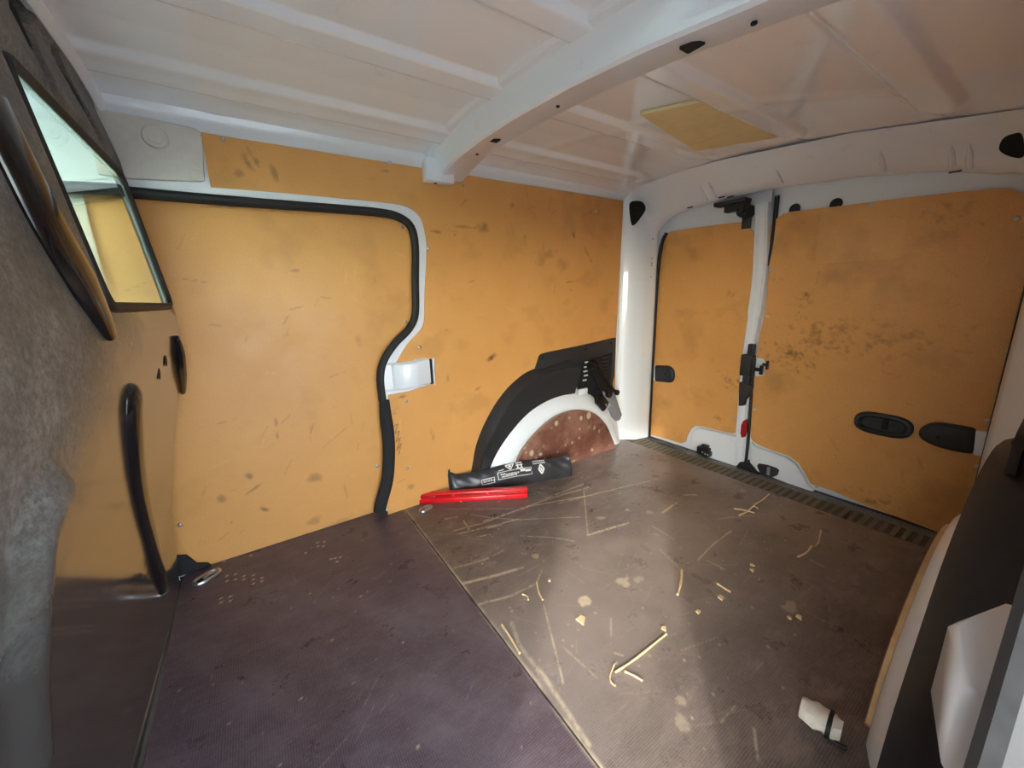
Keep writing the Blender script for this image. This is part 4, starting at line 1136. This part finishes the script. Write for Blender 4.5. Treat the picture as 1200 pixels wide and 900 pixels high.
# ---- cab beyond the bulkhead
cab = obj('wall_cab', [([(-1.25, 1.27, -.2), (-.30, 1.27, -.2), (-.30, 1.27, .46), (-1.25, 1.27, .46)], [(0, 1, 2, 3)]),
                       ([(-.30, 1.275, -.2), (-.27, 1.275, -.2), (-.27, 1.275, 1.15), (-.30, 1.275, 1.15)], [(0, 1, 2, 3)]),
                       ([(-1.25, -.02, -.2), (-.9, -.02, -.2), (-.9, -.02, .46), (-1.25, -.02, .46)], [(0, 1, 2, 3)])], M['grey'], smooth=False)
tag(cab, kind='structure')
dash = obj('trim_4', [box((-1.30, .63, .25), (.25, 1.3, .5))], M['black'], bevel=.05)
tag(dash, kind='structure')
cf = obj('floor_cab', box((-.80, .63, -.25), (1.05, 1.3, .04)), M['fabric'], smooth=False)
tag(cf, kind='structure')
for yc, lb in ((.98, 'grey cloth cab seat behind the far half of the bulkhead window'), (.27, 'grey cloth cab seat nearest the open sliding door side')):
    s = empty('cab_seat', (-.62, yc, -.23))
    tag(s, lb, 'seat')
    obj('seat_cushion', box((-.78, yc, .0), (.5, .48, .16)), M['beige'], s, bevel=.05, seg=4)
    ax = (Vector((.97, 0, -.24)), Vector((0, 1, 0)), Vector((.24, 0, .97)))
    obj('backrest', box((-.50, yc, .36), (.12, .46, .62), ax), M['beige'], s, bevel=.05, seg=4)
    obj('headrest', box((-.40, yc, .80), (.09, .27, .17), ax), M['beige'], s, bevel=.035, seg=4)
    obj('seat_base', box((-.76, yc, -.155), (.4, .4, .15)), M['black'], s, bevel=.01)

# ================================================================== LOOSE THINGS
# red folded bar
p0, p1 = Vector((0.3896,1.2617,0)), Vector((0.7458,1.0502,0))
ax = (p1 - p0).normalized(); nn = Vector((-ax[1], ax[0], 0)); L = (p1 - p0).length
if nn[1] < 0: nn = -nn
c = (p0 + p1) / 2 + nn * .001
bar = empty('warning_triangle_bar', c)
tag(bar, 'slim bright red folded plastic bar lying in front of the black pouch', 'bar')
obj('lower_arm', box(c + Vector((0, 0, .0085)), (L, .030, .017), (ax, nn, Vector((0, 0, 1)))), M['red'], bar, bevel=.002)
obj('upper_arm', box(c + nn * .002 + Vector((0, 0, .0262)), (L, .026, .018), (ax, nn, Vector((0, 0, 1)))), M['red'], bar, bevel=.002)
obj('reflector_strip', [box(c - nn * .0115 + ax * (L * s) + Vector((0, 0, .0262)), (L * .28, .0012, .008), (ax, nn, Vector((0, 0, 1)))) for s in (-.3, 0, .3)], M['redlens'], bar, smooth=False)

# black pouch leaning on the arch
def pouch():
    b0, b1 = Vector((.512, 1.216, 0)), Vector((.985, 1.072, 0))
    ax = (b1 - b0).normalized(); n_ = Vector((-ax[1], ax[0], 0)); Lp = (b1 - b0).length
    H = .088
    tilt = Vector((n_[0] * .30, n_[1] * .30, .954))
    out = tilt.cross(ax).normalized()
    if out[1] > 0: out = -out
    root = empty('pouch', (b0 + b1) / 2)
    tag(root, 'long black vinyl pouch with white printed marks leaning against the far wheel arch', 'bag')
    def prof(s):   # half thickness and height along the pouch
        th = .013 * min(1, (s + .02) / .05) * (1 - .45 * max(0, (s - .78) / .22)) + .002
        hh = H * (1.0 - .05 * math.sin(s * 9)) * (.92 + .1 * s)
        if s < .06: hh *= 1 + .28 * (1 - s / .06)
        return th, hh
    def front(s, t, d=.0):
        th, hh = prof(s)
        cr = .0019 * (math.sin(s * 47 + t * 5) * math.sin(t * 9 + s * 13)) * (1 + 2 * (s > .8))
        bul = math.sin(math.pi * min(max(t, 0), 1)) ** .6
        return b0 + ax * (s * Lp) + tilt * (t * hh) + out * (th * bul + cr + d)
    S = np.linspace(0, 1, 60); T = np.linspace(0, 1, 13)
    rows = []
    for s in S:
        r = [front(s, t) for t in T]
        th, hh = prof(s)
        r += [b0 + ax * (s * Lp) + tilt * (t * hh) - out * (th * .4 * math.sin(math.pi * t)) for t in T[::-1][1:-1]]
        rows.append(r)
    V, F = loft(rows, closed=True)
    n = len(rows[0])
    F += [tuple(range(n)), tuple(len(V) - n + k for k in range(n))]
    obj('pouch_body', (V, F), M['pouch'], root, angle=60)
    ps = spline([front(.012, t, .002) for t in (0, .3, .6, .9, 1.08)], 4)
    obj('end_seam', tube(ps, .004, 8), M['fabric'], root)
    ps = spline([front(.992, t, .002) for t in (0.05, .3, .6, .98)], 4)
    obj('end_seam', tube(ps, .0018, 8), M['rubber'], root)
    def quad(s0, t0, s1, t1, n1=1):
        P = [front(s0, t0, .0021), front(s1, t0, .0021), front(s1, t1, .0021), front(s0, t1, .0021)]
        return P, [(0, 1, 2, 3)]
    def frame(s0, t0, s1, t1, w=.0022):
        ws, wt = w / Lp, w / H
        G = []
        m_ = 8
        for k in range(m_):
            a, b = s0 + (s1 - s0) * k / m_, s0 + (s1 - s0) * (k + 1) / m_
            G += [quad(a, t0, b, t0 + wt), quad(a, t1 - wt, b, t1)]
        G += [quad(s0, t0, s0 + ws, t1), quad(s1 - ws, t0, s1, t1)]
        return G
    G = frame(.245, .34, .35, .60) + frame(.375, .42, .655, .74)
    rs = np.random.RandomState(4)
    for s0, s1, t0 in ((.258, .338, .44), (.258, .32, .52)):
        s = s0
        while s < s1:
            w = rs.uniform(.006, .016); G.append(quad(s, t0, s + w, t0 + .045)); s += w + .005
    for s0, s1, t0 in ((.44, .545, .56), (.405, .53, .49), (.40, .43, .60)):
        s = s0
        while s < s1:
            w = rs.uniform(.006, .014); G.append(quad(s, t0, s + w, t0 + .06)); s += w + .004
    G += [quad(.56, .60, .60, .70), quad(.60, .57, .645, .67)]
    def seg(sa, ta, sb, tb, w=.0026):
        a, b = front(sa, ta, .0024), front(sb, tb, .0024)
        d = (b - a).normalized(); nrm = d.cross(out).normalized() * w / 2
        return [a - nrm, b - nrm, b + nrm, a + nrm], [(0, 1, 2, 3)]
    # little warning triangle, post marks, two printed lines, diamond emblem
    for a, b in (((.445, .95), (.515, .97)), ((.515, .97), (.482, .76)), ((.482, .76), (.445, .95))): G.append(seg(*a, *b, .004))
    G += [seg(.47, .89, .49, .89, .008), seg(.53, .97, .585, .98, .004), seg(.545, .76, .545, .92, .005), seg(.575, .76, .575, .92, .005), seg(.53, .88, .585, .89, .004), seg(.53, .76, .585, .77, .003)]
    G += [seg(.385, .80, .43, .82, .003)]
    for t0 in (.86, .95):
        s = .67
        while s < .775: G.append(seg(s, t0, s + .012, t0, .0042)); s += .015
    d_ = [(.733, .80), (.756, .60), (.736, .38), (.713, .58)]
    for k in range(4): G.append(seg(*d_[k], *d_[(k + 1) % 4], .0058))
    G += [seg(.722, .66, .742, .52, .0045), seg(.745, .7, .728, .48, .003)]
    obj('printed_marks', G, M['print'], root, smooth=False, recalc=False)
    return root
pouch()

# floor lashing eyes
def eye(px, label, ang, s=1.0):
    c = Vector(px)
    r = empty('lashing_eye', c)
    tag(r, label, 'lashing eye', 'floor lashing eyes')
    P = []
    for k in range(28):
        t = 2 * math.pi * k / 28
        x = .026 * s * math.copysign(abs(math.cos(t)) ** .7, math.cos(t)); y = .013 * s * math.copysign(abs(math.sin(t)) ** .8, math.sin(t))
        P.append(c + Vector((x * math.cos(ang) - y * math.sin(ang), x * math.sin(ang) + y * math.cos(ang), 0)))
    obj('ring', tube([p + Vector((0, 0, .003)) for p in P], .0045, 8, closed=True), M['metal'], r)
    V = [p + Vector((0, 0, .0012)) for p in P] + [c + Vector((0, 0, .0006))]
    obj('recess_cup', (V, [(i, (i + 1) % 28, 28) for i in range(28)]), M['dark'], r)
    a2 = Vector((math.cos(ang), math.sin(ang), 0)); b2 = Vector((-math.sin(ang), math.cos(ang), 0))
    obj('hook_bar', tube([c - a2 * .008 * s + Vector((0, 0, .004)) - b2 * .002, c + a2 * .006 * s + Vector((0, 0, .006)), c + a2 * .02 * s + Vector((0, 0, .004)) - b2 * .001], .0038, 8), M['metal'], r)
    return r
eye((0.4075,1.1911,0), 'small steel lashing eye in the floor just below the red bar', .25, .85)
eye((-0.2052,1.222,0), 'steel lashing eye in the floor corner below the sliding door board', .55, 1.15)

# pale foam roll with black strap by the near arch
def roll():
    a = Vector((0.687,0.1682,0.012)); b = Vector((0.6947,0.1141,0.012))
    ax = (b - a).normalized(); n_ = Vector((-ax[1], ax[0], 0))
    r = empty('foam_offcut', (a + b) / 2 - Vector((0, 0, .012)))
    tag(r, 'white foam offcut with a black strap lying on the floor near the wheel arch', 'foam offcut')
    L = (b - a).length
    rows = []
    N = 22
    for k in range(N + 1):
        s = k / N
        w = .021 * (1 - .35 * max(0, abs(s - .5) * 2 - .6) / .4) * (1 if s < .70 or s > .78 else .9)
        c = a + ax * (L * s)
        rr = []
        for j in range(16):
            t = 2 * math.pi * j / 16
            wob = 1 + .07 * math.sin(5 * t + 9 * s) + .05 * math.sin(17 * s + 2 * t)
            z = .015 + .0145 * math.copysign(abs(math.sin(t)) ** .7, math.sin(t)) * wob
            rr.append(c + n_ * (w * math.cos(t) * wob) + Vector((0, 0, max(.0005, z) - .012)))
        rows.append(rr)
    V, F = loft(rows, closed=True)
    F += [tuple(range(16)), tuple(len(V) - 16 + k for k in range(16))]
    obj('foam_core', (V, F), M['paper'], r)
    rows = []
    for s in (.66, .67, .77, .78):
        c = a + ax * (L * s); w = .0235 if .66 < s < .78 else .020
        rows.append([c + n_ * (w * math.cos(2 * math.pi * j / 16)) + Vector((0, 0, max(.0004, .015 + (.0185 if w > .021 else .013) * math.copysign(abs(math.sin(2 * math.pi * j / 16)) ** .7, math.sin(2 * math.pi * j / 16))) - .012)) for j in range(16)])
    obj('strap', loft(rows, closed=True), M['rubber'], r)
    t0 = a + ax * L * .78 - n_ * .016
    obj('strap_tail', tube([t0 - Vector((0, 0, .008)), t0 + ax * .012 - Vector((0, 0, .0088)), t0 + ax * .022 + n_ * .004 - Vector((0, 0, .0085))], .003, 6), M['rubber'], r)
    obj('cardboard_skin', loft([[a + ax * (L * s) + n_ * .018 + Vector((0, 0, .006 + .001 * math.sin(20 * s))) for s in np.linspace(-.05, .62, 10)], [a + ax * (L * s) + n_ * .023 + Vector((0, 0, -.002)) for s in np.linspace(-.02, .62, 10)], [a + ax * (L * s) + n_ * .0255 + Vector((0, 0, -.0115)) for s in np.linspace(0, .62, 10)]]), M['straw'], r)
roll()

# jack clipped on the trim of the far arch
def jack():
    q0 = Vector((1.2112,1.2,0.4125)); q1 = Vector((1.3195,1.185,0.2648)); q2 = Vector((1.3678,1.155,0.1045))
    r = empty('car_jack', (q1[0], q1[1], q2[2]))
    tag(r, 'black folded metal jack with grey blade clipped to the far wheel arch trim', 'jack')
    def slab(a, b, w, t, off=(0, 0, 0)):
        d = (b - a); x, s, u = frame_of(d, (0, 1, 0))
        return box((a + b) / 2 + Vector(off), (d.length, w, t), (x, s, u))
    obj('jack_body', [slab(q0, q1, .040, .026), slab(q0 + Vector((.03, 0, .03)), q1 + Vector((.01, 0, .03)), .022, .02)], M['blackmetal'], r, bevel=.004)
    a, b = q1 + Vector((-.01, .0, .01)), q2
    d = (b - a).normalized(); s = d.cross(Vector((0, 1, 0))).normalized()
    pts = [(-.03, -.024), (.02, -.032), (.11, -.030), (.142, -.016), (.148, .006), (.132, .028), (.02, .032), (-.03, .024)]
    obj('jack_blade', prism(pts, lambda p, w: tuple(a + d * p + s * w + Vector((0, -.008, 0))), lambda p, w: tuple(a + d * p + s * w + Vector((0, .004, 0)))), M['greydark'], r, bevel=.003)
    x, s2, u = frame_of(q1 - q0, (0, 1, 0))
    sc = []
    N = 60
    P = [q0.lerp(q1, .15 + .7 * k / N) + s2 * (.020 + .0) + Vector((0, -.020, 0)) + (s2 * math.cos(k * 1.3) + Vector((0, 1, 0)) * math.sin(k * 1.3)) * .006 for k in range(N + 1)]
    obj('jack_thread', [tube(P, .0028, 6), cyl(q0.lerp(q1, .05) + s2 * .02 + Vector((0, -.02, 0)), q0.lerp(q1, .95) + s2 * .02 + Vector((0, -.02, 0)), .005)], M['blackmetal'], r)
    obj('jack_bolt', cyl(q1 + Vector((-.02, -.022, .005)), q1 + Vector((-.02, .01, .005)), .016, n=16), M['blackmetal'], r)
    obj('jack_bolt', cyl(q1 + Vector((.035, -.02, .005)), q1 + Vector((.035, .01, .005)), .013, n=16), M['blackmetal'], r)
    obj('jack_bolt', cyl(q0 + Vector((.0, -.026, .0)), q0 + Vector((.0, .01, .0)), .015, n=16), M['blackmetal'], r)
    obj('jack_foot', [slab(q1 + Vector((-.07, .01, -.01)), q1 + Vector((-.03, .01, -.055)), .05, .05), slab(q1 + Vector((-.075, .0, .03)), q1 + Vector((-.09, .0, -.03)), .006, .006)], M['blackmetal'], r, bevel=.003)
    obj('jack_clip', [tube([q1 + Vector((-.045, -.02, -.035)), q1 + Vector((-.03, -.022, -.055)), q1 + Vector((-.02, -.02, -.035)), q1 + Vector((-.01, -.02, -.05))], .0028, 6)], M['metal'], r)
jack()

# wood splinters, twigs and chips on the floor
def twig(pts, r, label, extra=None, group=None):
    P = spline([Vector((p[0], p[1], .0008 + r * .8)) for p in pts], 4)
    G = [tube(P, [r * (.75 + .35 * math.sin(k * 1.7) * .4 + .15) for k in range(len(P))], 6)]
    o = obj('wood_splinter', G, M['straw'])
    return tag(o, label, 'splinter', 'wood splinters on the floor')
twig([(0.4834,0.4006,0),(0.5389,0.3964,0),(0.6389,0.396,0)], .0024, 'longest straight pale twig on the rear board, forming an arrow shaft')
twig([(0.4957,0.4136,0),(0.4715,0.4027,0),(0.4626,0.3926,0),(0.4629,0.3824,0)], .0018, 'short hooked pale twig curling at the left end of the long twig')
twig([(0.4996,0.3913,0),(0.5074,0.3752,0),(0.5123,0.3594,0)], .0022, 'short knobbly twig pointing right from the foot of the long twig')
twig([(0.8427,0.4916,0),(0.802,0.4677,0),(0.757,0.4476,0)], .0032, 'thick pale stub of stick standing out in the middle of the rear board')
twig([(1.2471,0.5625,0),(1.2653,0.5358,0),(1.2735,0.5104,0)], .0028, 'pale splinter arm of the star cluster, lying crosswise near the rear sill')
twig([(1.2192,0.5322,0),(1.2666,0.5284,0),(1.3146,0.5319,0),(1.3091,0.5161,0)], .0030, 'pale splinter arm of the star cluster, lying diagonally near the rear sill')
twig([(1.328,0.5354,0),(1.3775,0.5332,0),(1.4393,0.538,0)], .0024, 'pale splinter just behind the star cluster, closest to the rear sill')
twig([(1.3329,0.3496,0),(1.2599,0.3317,0),(1.2299,0.3298,0)], .0020, 'upper curved straw of the arc right of the rear floor centre')
twig([(1.2224,0.3353,0),(1.1773,0.3317,0),(1.1389,0.3378,0)], .0030, 'lower thicker straw of the arc right of the rear floor centre')
twig([(0.8681,0.4124,0),(0.8675,0.3951,0),(0.867,0.3783,0)], .0026, 'straight pale splinter alone right of the thick stub of stick')
twig([(0.3634,0.6232,0),(0.3607,0.5845,0),(0.3551,0.5412,0)], .0026, 'long pale splinter lying right beside the joint between the floor boards')
twig([(0.507,0.6817,0),(0.4909,0.6537,0),(0.4825,0.6259,0)], .0024, 'bent pale splinter lying left of the tan stain on the rear board')
twig([(0.4533,0.6705,0),(0.4587,0.6564,0),(0.454,0.6464,0)], .0022, 'small curled shaving left of the bent splinter')
def chip(c, s, ang, label):
    c = Vector(c)
    rs = random.Random(len(label)); P = [(-1, -.6 + rs.uniform(-.3, .3)), (.7, -.8 + rs.uniform(-.2, .3)), (1, .2 + rs.uniform(-.4, .4)), (-.2 + rs.uniform(-.4, .5), .8)]
    pts = [((x * math.cos(ang) - y * math.sin(ang)) * s, (x * math.sin(ang) + y * math.cos(ang)) * s) for x, y in P]
    o = obj('wood_chip', prism(pts, lambda a, b: (c[0] + a, c[1] + b, .0042), lambda a, b: (c[0] + a, c[1] + b, .0004)), M['straw'], smooth=False)
    return tag(o, label, 'chip', 'wood chips on the floor')
chip((0.5156,0.5312,0), .012, .6, 'largest flat pale wood chip, below the tan stain on the rear board')
chip((0.9147,0.2532,0), .0065, .2, 'pale wood chip on the right of the rear board, before the near arch')
chip((0.8955,0.2642,0), .0045, 1.0, 'tiny pale wood chip just left of the chip before the near arch')
chip((0.8313,0.384,0), .007, .4, 'pale wood chip below the lone straight splinter')
chip((1.0083,0.3952,0), .006, 1.2, 'white crumb of wood above the near arch, upper one of a pair')
chip((0.988,0.3858,0), .006, .2, 'white crumb of wood above the near arch, lower one of a pair')
chip((0.6458,0.4071,0), .007, .9, 'pale wood chip at the top end of the long twig')
chip((0.7486,0.3903,0), .0055, .5, 'pale wood chip right of the top end of the long twig')
chip((0.53,1.1635,0), .004, .3, 'small white crumb in front of the middle of the red bar')
chip((0.5374,0.6671,0), .0045, .8, 'small orange chip right of the bent splinter')
